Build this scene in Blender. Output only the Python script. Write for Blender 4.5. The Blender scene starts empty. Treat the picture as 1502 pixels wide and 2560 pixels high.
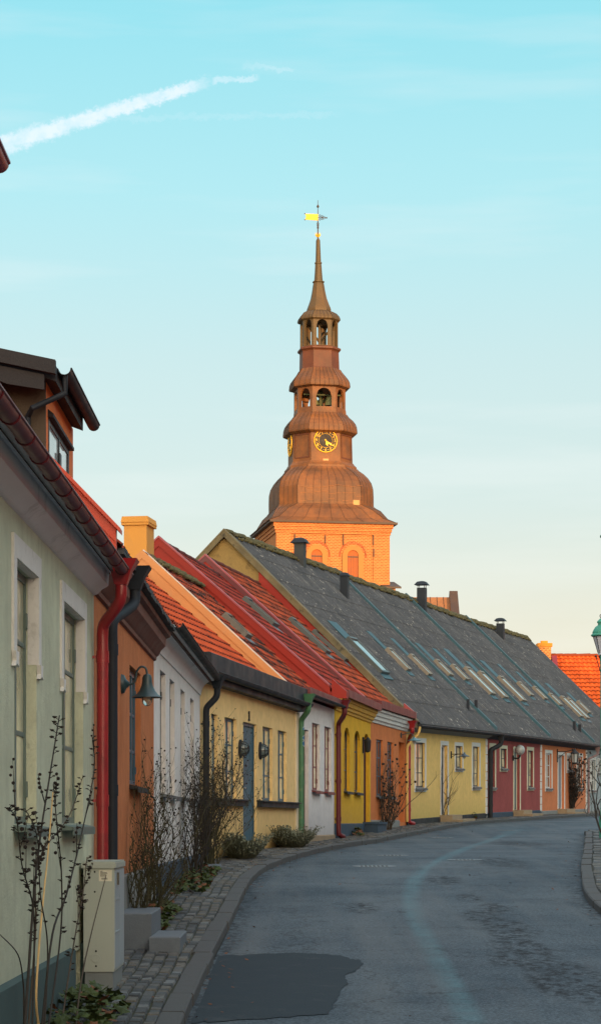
import bpy, bmesh, math, random
from mathutils import Vector, Matrix
SC = bpy.context.scene
COL = SC.collection
RAD = math.radians
# ---------------------------------------------------------------- camera
F, CX, HZ, ZC = 5400.0, 751.0, 2055.0, 1.75      # focal length in photo pixels, principal column, horizon row, eye height
cd = bpy.data.cameras.new('camera'); cam = bpy.data.objects.new('camera', cd); COL.objects.link(cam)
cam.location = (0, 0, ZC); cam.rotation_euler = (RAD(90), 0, 0)
cd.sensor_fit = 'VERTICAL'; cd.sensor_height = 36; cd.lens = F / 2560 * 36
cd.shift_y = (HZ - 1280) / 2560; cd.clip_start = 0.1; cd.clip_end = 6000
SC.camera = cam
# ---------------------------------------------------------------- light
SUN_EL, SUN_AZ = RAD(2.6), RAD(24)               # low sun behind the camera, a little to its right
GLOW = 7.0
wd = bpy.data.worlds.new('World'); SC.world = wd; wd.use_nodes = True
nt = wd.node_tree; nt.nodes.clear()
def wn(t, **k):
    n = nt.nodes.new(t)
    for a, v in k.items(): setattr(n, a, v)
    return n
sky = wn('ShaderNodeTexSky', sky_type='NISHITA', sun_disc=False, sun_elevation=SUN_EL, sun_rotation=math.pi - SUN_AZ, air_density=1.0, dust_density=1.5, ozone_density=2.0)
bg1 = wn('ShaderNodeBackground'); bg1.inputs[1].default_value = 0.10
nt.links.new(sky.outputs[0], bg1.inputs[0])
tcw = wn('ShaderNodeTexCoord'); sep = wn('ShaderNodeSeparateXYZ'); nt.links.new(tcw.outputs['Generated'], sep.inputs[0])
ramp = wn('ShaderNodeValToRGB'); nt.links.new(sep.outputs['Z'], ramp.inputs[0])
def lin(c): 
    return tuple(((x/255)/12.92 if x/255 <= .04045 else ((x/255+.055)/1.055)**2.4) for x in c) + (1,)
SKY = [(0.0, (224,212,192)), (0.06, (226,217,198)), (0.10, (219,217,205)), (0.145, (205,217,213)), (0.21, (192,217,216)), (0.28, (168,220,224)), (0.36, (138,214,223)), (0.6, (200,218,226)), (1.0, (228,232,238))]
cr = ramp.color_ramp
while len(cr.elements) < len(SKY): cr.elements.new(0.5)
for e, (p, c) in zip(cr.elements, SKY): e.position = p; e.color = lin(c)
bg2 = wn('ShaderNodeBackground'); bg2.inputs[1].default_value = 1.0
# faint streaky high cloud in the sky
mp = wn('ShaderNodeMapping'); mp.inputs['Scale'].default_value = (3, 3, 26); nt.links.new(tcw.outputs['Generated'], mp.inputs[0])
nz = wn('ShaderNodeTexNoise'); nz.inputs['Scale'].default_value = 1.6; nz.inputs['Detail'].default_value = 5; nt.links.new(mp.outputs[0], nz.inputs[0])
mr = wn('ShaderNodeMapRange'); mr.inputs[1].default_value = .5; mr.inputs[2].default_value = .8; mr.inputs[4].default_value = .38; nt.links.new(nz.outputs[0], mr.inputs[0])
mx = wn('ShaderNodeMix', data_type='RGBA'); nt.links.new(mr.outputs[0], mx.inputs[0]); nt.links.new(ramp.outputs[0], mx.inputs[6]); mx.inputs[7].default_value = lin((236,236,232))
SKYCOL = mx.outputs[2]
# sunset glow of the sky behind the camera: warm, strongest low down towards the sun
def wm(op, a, b=None):
    n = wn('ShaderNodeMath', operation=op)
    for i, v in ((0, a), (1, b)):
        if v is None: continue
        if isinstance(v, (int, float)): n.inputs[i].default_value = v
        else: nt.links.new(v, n.inputs[i])
    return n.outputs[0]
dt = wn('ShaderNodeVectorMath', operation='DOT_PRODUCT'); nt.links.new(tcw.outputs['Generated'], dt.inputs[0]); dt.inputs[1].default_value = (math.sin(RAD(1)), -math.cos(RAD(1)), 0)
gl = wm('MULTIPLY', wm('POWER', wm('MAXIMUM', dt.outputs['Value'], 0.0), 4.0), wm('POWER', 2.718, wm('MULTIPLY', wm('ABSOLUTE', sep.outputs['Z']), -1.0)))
# drifting contrail and two wisps, fixed directions in the sky (tangent of bearing / elevation)
tu = wm('DIVIDE', sep.outputs['X'], sep.outputs['Y']); tv = wm('DIVIDE', sep.outputs['Z'], sep.outputs['Y'])
cz = wn('ShaderNodeCombineXYZ'); nt.links.new(tu, cz.inputs[0]); nt.links.new(tv, cz.inputs[1])
nA = wn('ShaderNodeTexNoise'); nA.inputs['Scale'].default_value = 90; nA.inputs['Detail'].default_value = 6; nA.inputs['Roughness'].default_value = .62; nt.links.new(cz.outputs[0], nA.inputs[0])
nB = wn('ShaderNodeTexNoise'); nB.inputs['Scale'].default_value = 330; nB.inputs['Detail'].default_value = 5; nB.inputs['Roughness'].default_value = .7; nt.links.new(cz.outputs[0], nB.inputs[0])
def wrng(src, a, b, c=0., d=1.):
    m = wn('ShaderNodeMapRange', interpolation_type='SMOOTHSTEP'); nt.links.new(src, m.inputs[0])
    for i, v in enumerate((a, b, c, d)): m.inputs[i+1].default_value = v
    return m.outputs[0]
mask = None
for (x0, y0, x1, y1, wd0, wd1, dens) in ((-140, 408, 522, 203, 30, 17, 1.0), (525, 200, 650, 197, 10, 8, .5), (600, 166, 740, 172, 9, 6, .22), (180, 300, 860, 285, 10, 8, .14)):
    u0, v0, u1, v1 = (x0-CX)/F, (HZ-y0)/F, (x1-CX)/F, (HZ-y1)/F; L_ = math.hypot(u1-u0, v1-v0); c_, s_ = (u1-u0)/L_, (v1-v0)/L_
    a_ = wm('SUBTRACT', tu, u0); b_ = wm('SUBTRACT', tv, v0)
    t_ = wm('DIVIDE', wm('ADD', wm('MULTIPLY', a_, c_), wm('MULTIPLY', b_, s_)), L_); w_ = wm('SUBTRACT', wm('MULTIPLY', b_, c_), wm('MULTIPLY', a_, s_))
    w_ = wm('ADD', w_, wm('MULTIPLY', wm('SUBTRACT', nA.outputs[0], .5), 26/F)); w_ = wm('ADD', w_, wm('MULTIPLY', wm('SUBTRACT', nB.outputs[0], .5), 42/F))
    wid = wrng(t_, 0, 1, wd0/F, wd1/F)
    m_ = wrng(wm('DIVIDE', wm('ABSOLUTE', w_), wid), .3, 1.2, 1, 0)
    m_ = wm('MULTIPLY', m_, wrng(t_, .0, .12)); m_ = wm('MULTIPLY', m_, wrng(wm('ADD', t_, wm('MULTIPLY', wm('SUBTRACT', nB.outputs[0], .5), .1)), .90, 1.03, 1, 0))
    m_ = wm('MULTIPLY', m_, wm('MULTIPLY', wrng(nA.outputs[0], .25, .62, .45, 1), dens*.8)); mask = m_ if mask is None else wm('MAXIMUM', mask, m_)
mask = wm('MULTIPLY', mask, wm('GREATER_THAN', sep.outputs['Y'], 0.02))
mC = wn('ShaderNodeMix', data_type='RGBA'); nt.links.new(mask, mC.inputs[0]); nt.links.new(SKYCOL, mC.inputs[6]); mC.inputs[7].default_value = lin((240,242,246)); nt.links.new(mC.outputs[2], bg2.inputs[0]); nt.links.new(wrng(sep.outputs['Z'], .40, .75, 1.0, 1.5), bg2.inputs[1])  # sky overhead, out of view, brightened as added fill for the street
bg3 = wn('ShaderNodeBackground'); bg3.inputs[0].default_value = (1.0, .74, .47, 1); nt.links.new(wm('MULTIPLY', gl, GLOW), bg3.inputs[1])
add3 = wn('ShaderNodeAddShader')
add = wn('ShaderNodeAddShader'); wo = wn('ShaderNodeOutputWorld')
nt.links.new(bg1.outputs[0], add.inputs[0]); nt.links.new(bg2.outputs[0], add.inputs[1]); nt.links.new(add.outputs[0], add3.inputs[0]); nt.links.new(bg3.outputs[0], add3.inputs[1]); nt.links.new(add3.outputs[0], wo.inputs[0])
ld = bpy.data.lights.new('sun', 'SUN'); ld.energy = 5.0; ld.angle = RAD(0.6); ld.color = (1.0, 0.57, 0.25)
sun = bpy.data.objects.new('sun', ld); COL.objects.link(sun)
sdir = Vector((math.sin(SUN_AZ)*math.cos(SUN_EL), -math.cos(SUN_AZ)*math.cos(SUN_EL), math.sin(SUN_EL)))
sun.rotation_euler = sdir.to_track_quat('Z', 'Y').to_euler(); sun.location = (20, -60, 30)
vs = SC.view_settings; vs.view_transform = 'Standard'; vs.look = 'None'; vs.exposure = 0.0; vs.gamma = 1.0
# ---------------------------------------------------------------- materials
def ramp2(t, a, b, c0, c1, src, L):
    r = t.new('ShaderNodeValToRGB'); r.color_ramp.elements[0].position = a; r.color_ramp.elements[1].position = b
    r.color_ramp.elements[0].color = c0; r.color_ramp.elements[1].color = c1; L.new(src, r.inputs[0]); return r
def base_mat(name):
    m = bpy.data.materials.new(name); m.use_nodes = True
    t = m.node_tree; b = t.nodes['Principled BSDF']; return m, t.nodes, t.links, b
def noise(N, L, vec, scale, detail=4, rough=.55):
    n = N.new('ShaderNodeTexNoise'); n.inputs['Scale'].default_value = scale; n.inputs['Detail'].default_value = detail
    n.inputs['Roughness'].default_value = rough; L.new(vec, n.inputs['Vector']); return n
def mixc(N, L, fac, a, b, mode='MIX'):
    m = N.new('ShaderNodeMix'); m.data_type = 'RGBA'; m.blend_type = mode
    for i, v in ((0, fac), (6, a), (7, b)):
        if isinstance(v, (int, float)): m.inputs[i].default_value = v
        elif isinstance(v, tuple): m.inputs[i].default_value = v
        else: L.new(v, m.inputs[i])
    return m.outputs[2]
def mapping(N, L, vec, sc):
    m = N.new('ShaderNodeMapping'); m.inputs['Scale'].default_value = sc; L.new(vec, m.inputs[0]); return m.outputs[0]
def rng(N, L, src, a, b, c=0., d=1.):
    m = N.new('ShaderNodeMapRange'); m.inputs[1].default_value = a; m.inputs[2].default_value = b; m.inputs[3].default_value = c; m.inputs[4].default_value = d
    L.new(src, m.inputs[0]); return m.outputs[0]
def bump(N, L, b, h, strength, dist=.01):
    n = N.new('ShaderNodeBump'); n.inputs['Strength'].default_value = strength; n.inputs['Distance'].default_value = dist
    L.new(h, n.inputs['Height']); L.new(n.outputs[0], b.inputs['Normal'])
def sc(c, k): return tuple(min(1, v*k) for v in c[:3]) + (1,)
def M(name, rgb, rough=.75, var=.14, scale=2.5, bmp=.25, bscale=60, metal=0., spec=.35, streak=0., dirt=None, dirtamt=.0, coat=0.):
    c = lin(rgb); m, N, L, b = base_mat(name)
    tc = N.new('ShaderNodeTexCoord').outputs['Object']
    n1 = noise(N, L, tc, scale); n2 = noise(N, L, tc, bscale, 3)
    f = rng(N, L, n1.outputs[0], .3, .7)
    col = mixc(N, L, f, sc(c, 1-var), sc(c, 1+var))
    f2 = rng(N, L, n2.outputs[0], .35, .65); col = mixc(N, L, f2, col, mixc(N, L, .25, col, sc(c, 1-var*1.8)))
    if streak:
        n3 = noise(N, L, mapping(N, L, tc, (7, 7, .55)), 1.3, 5, .65)
        col = mixc(N, L, rng(N, L, n3.outputs[0], .50, .75, 0, streak), col, sc(c, .45))
    if dirt:
        n4 = noise(N, L, tc, scale*1.7, 6, .7); col = mixc(N, L, rng(N, L, n4.outputs[0], .56, .66, 0, dirtamt), col, lin(dirt))
    L.new(col, b.inputs['Base Color']); b.inputs['Roughness'].default_value = rough; b.inputs['Metallic'].default_value = metal
    b.inputs['Specular IOR Level'].default_value = spec; b.inputs['Coat Weight'].default_value = coat
    L.new(rng(N, L, n1.outputs[0], .3, .7, rough*.85, min(1, rough*1.15)), b.inputs['Roughness'])
    if bmp: bump(N, L, b, n2.outputs[0], bmp)
    return m
def plaster(name, rgb, var=.12, streak=.35, damp=None, dz=(0.1, .9)):
    """Painted render: big soft patches, trowel bump, run stains and rising damp near the ground."""
    c = lin(rgb); m, N, L, b = base_mat(name)
    tc = N.new('ShaderNodeTexCoord').outputs['Object']
    n1 = noise(N, L, tc, 1.1, 5, .6); n2 = noise(N, L, tc, 26, 5, .7); n5 = noise(N, L, tc, 6, 4)
    col = mixc(N, L, rng(N, L, n1.outputs[0], .3, .7), sc(c, 1-var), sc(c, 1+var))
    col = mixc(N, L, rng(N, L, n5.outputs[0], .42, .72, 0, .32), col, sc(c, .60))
    n7 = noise(N, L, tc, 15, 6, .8); col = mixc(N, L, rng(N, L, n7.outputs[0], .58, .70, 0, .35), col, sc(c, 1.25))
    n8 = noise(N, L, tc, 2.3, 8, .75); col = mixc(N, L, rng(N, L, n8.outputs[0], .60, .64, 0, .22), col, sc(c, .5))
    n3 = noise(N, L, mapping(N, L, tc, (5, 5, .35)), 1.2, 6, .7)
    col = mixc(N, L, rng(N, L, n3.outputs[0], .52, .78, 0, streak), col, sc(c, .5))
    if damp:
        s = N.new('ShaderNodeSeparateXYZ'); L.new(tc, s.inputs[0])
        a = N.new('ShaderNodeMath'); a.operation = 'MULTIPLY_ADD'; L.new(n1.outputs[0], a.inputs[0]); a.inputs[1].default_value = -.9; L.new(s.outputs[2], a.inputs[2])
        col = mixc(N, L, rng(N, L, a.outputs[0], dz[0]-.4, dz[1]-.4, .55, 0), col, lin(damp))
    L.new(col, b.inputs['Base Color']); b.inputs['Roughness'].default_value = .9; b.inputs['Specular IOR Level'].default_value = .15
    bump(N, L, b, n2.outputs[0], .7, .016); return m
def glass(name, tint=(46,52,54), rough=.06):
    m, N, L, b = base_mat(name); tc = N.new('ShaderNodeTexCoord').outputs['Object']
    n = noise(N, L, tc, 1.7, 2); L.new(mixc(N, L, rng(N, L, n.outputs[0], .35, .65), sc(lin(tint), .6), sc(lin(tint), 1.5)), b.inputs['Base Color'])
    b.inputs['Roughness'].default_value = rough; b.inputs['Specular IOR Level'].default_value = .9; b.inputs['IOR'].default_value = 1.52
    bump(N, L, b, n.outputs[0], .05, .01); return m
def tilemat(name, rgb, moss=(40,36,34), mossamt=.6, lo=.5, hi=.62, var=.3, mscale=(.16,.5,1), joint=.16):
    """Clay pantiles: UV counts tiles and courses, so every tile gets its own shade."""
    c = lin(rgb); m, N, L, b = base_mat(name)
    uv = N.new('ShaderNodeUVMap').outputs[0]; tc = N.new('ShaderNodeTexCoord').outputs['Object']
    fl = N.new('ShaderNodeVectorMath'); fl.operation = 'FLOOR'; L.new(uv, fl.inputs[0])
    w = N.new('ShaderNodeTexWhiteNoise'); w.noise_dimensions = '2D'; L.new(fl.outputs[0], w.inputs[0])
    col = mixc(N, L, w.outputs[0], sc(c, 1-var), (min(1, c[0]*(1+var*.8)), min(1, c[1]*(1+var*1.2)), c[2]*(1+var), 1))
    n0 = noise(N, L, tc, 35, 4, .7); col = mixc(N, L, rng(N, L, n0.outputs[0], .5, .7, 0, .45), col, sc(c, .5))
    n1 = noise(N, L, mapping(N, L, uv, mscale), 1.6, 6, .62)
    n2 = noise(N, L, uv, 2.2, 3); mm = N.new('ShaderNodeMath'); mm.operation = 'MULTIPLY_ADD'; L.new(n2.outputs[0], mm.inputs[0]); mm.inputs[1].default_value = .25; L.new(n1.outputs[0], mm.inputs[2])
    col = mixc(N, L, rng(N, L, mm.outputs[0], lo+.125, hi+.125, 0, mossamt), col, lin(moss))
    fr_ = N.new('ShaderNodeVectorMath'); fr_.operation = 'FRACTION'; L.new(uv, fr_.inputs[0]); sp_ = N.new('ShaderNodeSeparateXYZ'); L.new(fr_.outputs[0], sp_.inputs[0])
    col = mixc(N, L, rng(N, L, sp_.outputs[1], .02, joint, .75, 0), col, lin((52,30,26)))       # gap shade painted into the colour along each tile's lower edge
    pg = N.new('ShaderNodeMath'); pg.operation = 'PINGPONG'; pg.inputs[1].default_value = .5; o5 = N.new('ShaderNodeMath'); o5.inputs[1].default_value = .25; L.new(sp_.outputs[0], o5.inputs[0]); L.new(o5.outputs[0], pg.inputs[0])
    col = mixc(N, L, rng(N, L, pg.outputs[0], .0, .13, .45, 0), col, lin((70,36,28)))  # side joints darkened too, painted shade between neighbouring tiles
    L.new(col, b.inputs['Base Color']); b.inputs['Roughness'].default_value = .85; b.inputs['Specular IOR Level'].default_value = .2
    bump(N, L, b, n0.outputs[0], .4, .01); return m
def brickmat(name, c1, c2, mort, bw=.26, bh=.075, ms=.012):
    m, N, L, b = base_mat(name); tc = N.new('ShaderNodeTexCoord').outputs['Object']
    s = N.new('ShaderNodeSeparateXYZ'); L.new(tc, s.inputs[0]); a = N.new('ShaderNodeMath'); L.new(s.outputs[0], a.inputs[0]); L.new(s.outputs[1], a.inputs[1])
    cb = N.new('ShaderNodeCombineXYZ'); L.new(a.outputs[0], cb.inputs[0]); L.new(s.outputs[2], cb.inputs[1])
    br = N.new('ShaderNodeTexBrick'); L.new(cb.outputs[0], br.inputs[0]); br.inputs['Scale'].default_value = 1
    br.inputs['Brick Width'].default_value = bw; br.inputs['Row Height'].default_value = bh; br.inputs['Mortar Size'].default_value = ms
    br.inputs['Color1'].default_value = lin(c1); br.inputs['Color2'].default_value = lin(c2); br.inputs['Mortar'].default_value = lin(mort)
    n = noise(N, L, tc, .8, 6, .7); col = mixc(N, L, rng(N, L, n.outputs[0], .4, .7, 0, .45), br.outputs[0], mixc(N, L, .5, br.outputs[0], sc(lin(c1), .35)))
    n2 = noise(N, L, tc, 3.2, 4, .7); col = mixc(N, L, rng(N, L, n2.outputs[0], .5, .7, 0, .35), col, lin(c2))
    L.new(col, b.inputs['Base Color']); b.inputs['Roughness'].default_value = .9
    bump(N, L, b, br.outputs['Fac'], -.4, .02); return m
# ---------------------------------------------------------------- mesh helpers
class MB:
    def __init__(s, Mx=None): s.v = []; s.f = []; s.uv = {}; s.M = Mx
    def pt(s, p):
        p = Vector(p); s.v.append(s.M @ p if s.M else p); return len(s.v)-1
    def face(s, pts): s.f.append([s.pt(p) for p in pts])
    def box(s, x0, x1, y0, y1, z0, z1):
        i = [s.pt(p) for p in ((x0,y0,z0),(x1,y0,z0),(x1,y1,z0),(x0,y1,z0),(x0,y0,z1),(x1,y0,z1),(x1,y1,z1),(x0,y1,z1))]
        for q in ((0,3,2,1),(4,5,6,7),(0,1,5,4),(1,2,6,5),(2,3,7,6),(3,0,4,7)): s.f.append([i[k] for k in q])
        return s
    def prism(s, poly, axis, a, b):
        """poly: 2D outline; axis 'x': (y,z) extruded along x; 'y': (x,z) along y; 'z': (x,y) along z."""
        def P(q, t): return {'x': (t, q[0], q[1]), 'y': (q[0], t, q[1]), 'z': (q[0], q[1], t)}[axis]
        A = [s.pt(P(q, a)) for q in poly]; B = [s.pt(P(q, b)) for q in poly]; n = len(poly)
        s.f.append(A[::-1]); s.f.append(B)
        for k in range(n): s.f.append([A[k], A[(k+1) % n], B[(k+1) % n], B[k]])
        return s
    def extr(s, prof, x0, x1, cap=True, m0=0, m1=0):
        """profile polyline (y,z) swept along x, mitred by m0,m1 per metre of y"""
        A = [s.pt((x0+m0*y, y, z)) for y, z in prof]; B = [s.pt((x1+m1*y, y, z)) for y, z in prof]
        for k in range(len(prof)-1): s.f.append([A[k], B[k], B[k+1], A[k+1]])
        if cap: s.f.append(A); s.f.append(B[::-1])
        return s
    def tube(s, pts, r, n=8, cap=True):
        pts = [Vector(p) for p in pts]; R = r if isinstance(r, (list, tuple)) else [r]*len(pts)
        rings = []; up = None
        for i, p in enumerate(pts):
            d = (pts[min(i+1, len(pts)-1)] - pts[max(i-1, 0)])
            if d.length < 1e-9: d = Vector((0,0,1))
            d.normalize()
            if up is None: up = Vector((1,0,0)) if abs(d.x) < .8 else Vector((0,1,0))
            a = d.cross(up)
            if a.length < 1e-4: a = d.cross(Vector((0,1,0.3)))
            a.normalize(); bb = a.cross(d); up = bb
            rings.append([s.pt(p + (a*math.cos(2*math.pi*k/n) + bb*math.sin(2*math.pi*k/n))*R[i]) for k in range(n)])
        for i in range(len(rings)-1):
            for k in range(n): s.f.append([rings[i][k], rings[i][(k+1) % n], rings[i+1][(k+1) % n], rings[i+1][k]])
        if cap: s.f.append(rings[0][::-1]); s.f.append(rings[-1])
        return s
    def lathe(s, prof, c=(0,0,0), n=16, axis='z'):
        rings = []
        for r, h in prof:
            ring = []
            for k in range(n):
                a = 2*math.pi*k/n; x, y = r*math.cos(a), r*math.sin(a)
                p = {'z': (x, y, h), 'y': (x, h, y), 'x': (h, x, y)}[axis]
                ring.append(s.pt((c[0]+p[0], c[1]+p[1], c[2]+p[2])))
            rings.append(ring)
        for i in range(len(rings)-1):
            for k in range(n): s.f.append([rings[i][k], rings[i][(k+1) % n], rings[i+1][(k+1) % n], rings[i+1][k]])
        s.f.append(rings[0][::-1]); s.f.append(rings[-1]); return s
    def ball(s, c, r, n=6):
        return s.lathe([(r*math.sin(math.pi*(i+.02)/(n*.5+.04)), c[2]-r*math.cos(math.pi*(i+.02)/(n*.5+.04))) for i in range(n//2+1)], (c[0], c[1], 0), n)
    def build(s, name, mat, parent=None, smooth=False, k=0., fix=True):
        me = bpy.data.meshes.new(name)
        vv = [(v.x, v.y, v.z + k*v.x) for v in s.v]
        me.from_pydata(vv, [], s.f)
        if s.uv:
            ul = me.uv_layers.new(name='UVMap')
            for lp in me.loops: ul.data[lp.index].uv = s.uv.get(lp.vertex_index, (0, 0))
        if fix:
            bm = bmesh.new(); bm.from_mesh(me); bmesh.ops.recalc_face_normals(bm, faces=bm.faces)
            bmesh.ops.triangulate(bm, faces=[f for f in bm.faces if len(f.verts) > 4]); bm.to_mesh(me); bm.free()
        if smooth:
            for p in me.polygons: p.use_smooth = True
            try: me.set_sharp_from_angle(angle=RAD(38))
            except Exception: pass
        me.materials.append(mat)
        o = bpy.data.objects.new(name, me); COL.objects.link(o)
        if parent: o.parent = parent
        return o
def empty(name, loc=(0,0,0), rz=0.):
    o = bpy.data.objects.new(name, None); COL.objects.link(o); o.location = loc; o.rotation_euler = (0, 0, rz); o.empty_display_size = .3; return o
def tag(o, label, cat, group=None):
    o['label'] = label; o['category'] = cat
    if group: o['group'] = group
    return o
def struct(o): o['kind'] = 'structure'; return o
# ---------------------------------------------------------------- terrain height
GP = [(-300,-1.9),(-30,-1.9),(0,-1.8),(12,-1.6),(17.3,-1.35),(21.5,-1.17),(26,-.98),(31,-.8),(36,-.66),(41,-.53),(46,-.45),(51,-.4),(57,-.27),(62,-.15),(68,-.01),(77,.15),(87,.31),(98,.42),(115,.55),(140,.65),(3000,.65)]
def interp(T, x):
    if x <= T[0][0]: return T[0][1]
    for (a, b), (c, d) in zip(T, T[1:]):
        if x <= c: return b + (d-b)*(x-a)/(c-a)
    return T[-1][1]
def G(y): return ZC + sum(interp(GP, y+t) for t in (-2,-1,0,1,2))/5
def ray(px, py, d): return Vector(((px-CX)/F*d, d, ZC + (HZ-py)/F*d))
def on_ground(px, py, off=0.):
    lo, hi = 5., 200.
    f = lambda d: (ZC + (HZ-py)/F*d) - (G(d)+off)
    for _ in range(60):
        m = (lo+hi)/2
        if f(m) > 0: lo = m
        else: hi = m
    return ray(px, py, lo)
# frontage of the left hand row: photo column and distance of each party line
def XY(px, d): return Vector(((px-CX)/F*d, d))
FR = [Vector((-1.79, 10.4)), XY(235,18.5), XY(385,26.2), XY(500,36), XY(745,46), XY(835,51.3), XY(926,58.2), XY(1015,64.5), XY(1216,76.8), XY(1352,87), XY(1465,98), Vector((17.4,111.5)), Vector((21.6, 124))]
def wallX(y): return interp([(p.y, p.x) for p in [Vector((-1.8,-40))]+FR+[Vector((60,240))]], y)
KL = [(-40,-.82),(12,-.86),(18.5,-.86),(21.5,-.80),(25.5,-.77),(33,-.71),(37.5,-.33),(45,.73),(56,2.67),(70,5.53),(77,8.0),(87,11.2),(98,14.6),(125,23.5),(200,50)]
KR = [(-40,3.5),(25,3.5),(27.5,3.6),(30,3.9),(34,4.4),(43.5,5.7),(55,7.24),(59,7.8)]
def smooth(T, y, w=1.5): return sum(interp(T, y+t*w) for t in (-2,-1,0,1,2))/5
def kl(y): return smooth(KL, y, 1.2)
def kr(y): return smooth(KR, y, 1.2)
class House:
    def __init__(s, name, label, A, B, k=0., cat='house', base=None, group=None):
        s.A, s.B = A, B; d = B-A; s.L = d.length; s.u = d/s.L; s.n = Vector((-s.u.y, s.u.x)); s.k = k
        s.base = G(A.y) if base is None else base; s.mA = s.mB = 0.
        s.root = tag(empty(name, (A.x, A.y, s.base), math.atan2(s.u.y, s.u.x)), label, cat, group)
        s.O = Vector((-A.dot(s.u), -A.dot(s.n), 0)); s.O.z = ZC - s.base - k*s.O.x
    def z(s, zr, x=0): return zr + ZC - s.base - s.k*x
    def loc(s, P):      # world -> local (unsheared)
        q = Vector((P.x, P.y)) - s.A; x = q.dot(s.u); return Vector((x, q.dot(s.n), P.z - s.base - s.k*x))
    def world(s, p): return Vector((s.A.x + s.u.x*p[0] + s.n.x*p[1], s.A.y + s.u.y*p[0] + s.n.y*p[1], s.base + p[2] + s.k*p[0]))
    def hit(s, px, py, P0, N):
        d2 = Vector(((px-CX)/F, 1)); d = Vector((d2.dot(s.u), d2.dot(s.n), 0)); d.z = (HZ-py)/F - s.k*d.x
        t = (Vector(P0)-s.O).dot(Vector(N)) / d.dot(Vector(N)); return s.O + d*t
    def at(s, px, py, c=0): return s.hit(px, py, (0, c, 0), (0, 1, 0))
    def part(s, name, mb, mat, parent=None, smooth=False): return mb.build(name, mat, parent or s.root, smooth, s.k)
    def roofhit(s, px, py, R):      # R = (y0,z0,y1,z1)
        return s.hit(px, py, (0, R[0], R[1]), (0, -(R[3]-R[1]), R[2]-R[0]))
def mitre(H, th_prev, th_next):
    th = math.atan2(H.u.x, H.u.y)
    if th_prev is not None: H.mA = -math.tan((th-th_prev)/2)
    if th_next is not None: H.mB = math.tan((th_next-th)/2)
# NB a street bending right opens the party lines on the left side: x grows outward at both ends
def facade(H, mat, ops, zt, zb, x0=0, x1=None, name='wall', y=0.):
    """street wall as one skin with real openings and reveals; ops: (x0,x1,z0,z1,depth)"""
    x1 = H.L if x1 is None else x1
    xs = sorted({x0, x1} | {o[0] for o in ops} | {o[1] for o in ops}); zs = sorted({zb, zt} | {o[2] for o in ops} | {o[3] for o in ops})
    xs = [v for v in xs if x0 <= v <= x1]; zs = [v for v in zs if zb <= v <= zt]; mb = MB()
    for a, b in zip(xs, xs[1:]):
        for c, d in zip(zs, zs[1:]):
            mx_, mz = (a+b)/2, (c+d)/2
            if any(o[0] < mx_ < o[1] and o[2] < mz < o[3] for o in ops): continue
            mb.face([(a,y,c),(b,y,c),(b,y,d),(a,y,d)])
    for o in ops:
        a, b, c, d, D = o[:5]
        mb.face([(a,y,c),(a,y+D,c),(a,y+D,d),(a,y,d)]); mb.face([(b,y,c),(b,y,d),(b,y+D,d),(b,y+D,c)])
        mb.face([(a,y,d),(a,y+D,d),(b,y+D,d),(b,y,d)]); mb.face([(a,y,c),(b,y,c),(b,y+D,c),(a,y+D,c)])
    return H.part(name, mb, mat)
def window(H, o, fm, gm, bars=(.5,), mull=1, sill=None, sillmat=None, hinge=True, fw=.055, proud=.06, lintel=False, label=None):
    a, b, c, d, D = o[:5]; mb = MB(); y0, y1 = D-.02, D+.02
    mb.box(a, a+fw, y0, y1, c, d).box(b-fw, b, y0, y1, c, d).box(a+fw, b-fw, y0, y1, d-fw, d).box(a+fw, b-fw, y0, y1, c, c+fw)
    xs = [a+fw] + [a+(b-a)*(i+1)/(mull+1) for i in range(mull)] + [b-fw]
    for x in xs[1:-1]: mb.box(x-.035, x+.035, y0-.004, y1, c+fw, d-fw)
    for i in range(len(xs)-1):
        l = xs[i] + (.037 if i else .002); r = xs[i+1] - (.037 if i < len(xs)-2 else .002)
        for q in bars: z = c + (d-c)*q; mb.box(l, r, y0+.004, y1-.002, z-.015, z+.015)
    w = H.part('window', mb, fm)
    if label: w['label'] = label
    g = MB(); g.face([(a,D-.006,c),(b,D-.006,c),(b,D-.006,d),(a,D-.006,d)]); H.part('pane', g, gm, w)
    if hinge:
        for z in (c+(d-c)*.14, c+(d-c)*.82):
            for x in (a+fw*.6, b-fw*.6): H.part('hinge', MB().box(x-.026, x+.026, y0-.012, y0-.002, z-(d-c)*.032, z+(d-c)*.032), fm, w)
    if sill is not None:
        t = MB(); t.prism([(-.09, c-.05), (-.09, c-.025), (D-.05, c+.004), (D-.05, c-.05)], 'x', a-.05, b+.05); t.box(a-.05, b+.05, -.094, -.086, c-.085, c-.03)
        H.part('sill', t, sillmat or fm, w)
    return w
def surround(H, o, mat, w=.13, t=.022, low=.13, bottom=True, zmin=None):
    a, b, c, d = o[:4]; c0 = zmin if zmin is not None else c; mb = MB()
    mb.box(a-w, a, -t, .004, c0-(low if bottom else 0), d+w).box(b, b+w, -t, .004, c0-(low if bottom else 0), d+w).box(a, b, -t, .004, d, d+w)
    if bottom and zmin is None: mb.box(a, b, -t, .004, c-low, c)
    return H.part('window_surround', mb, mat)
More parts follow.
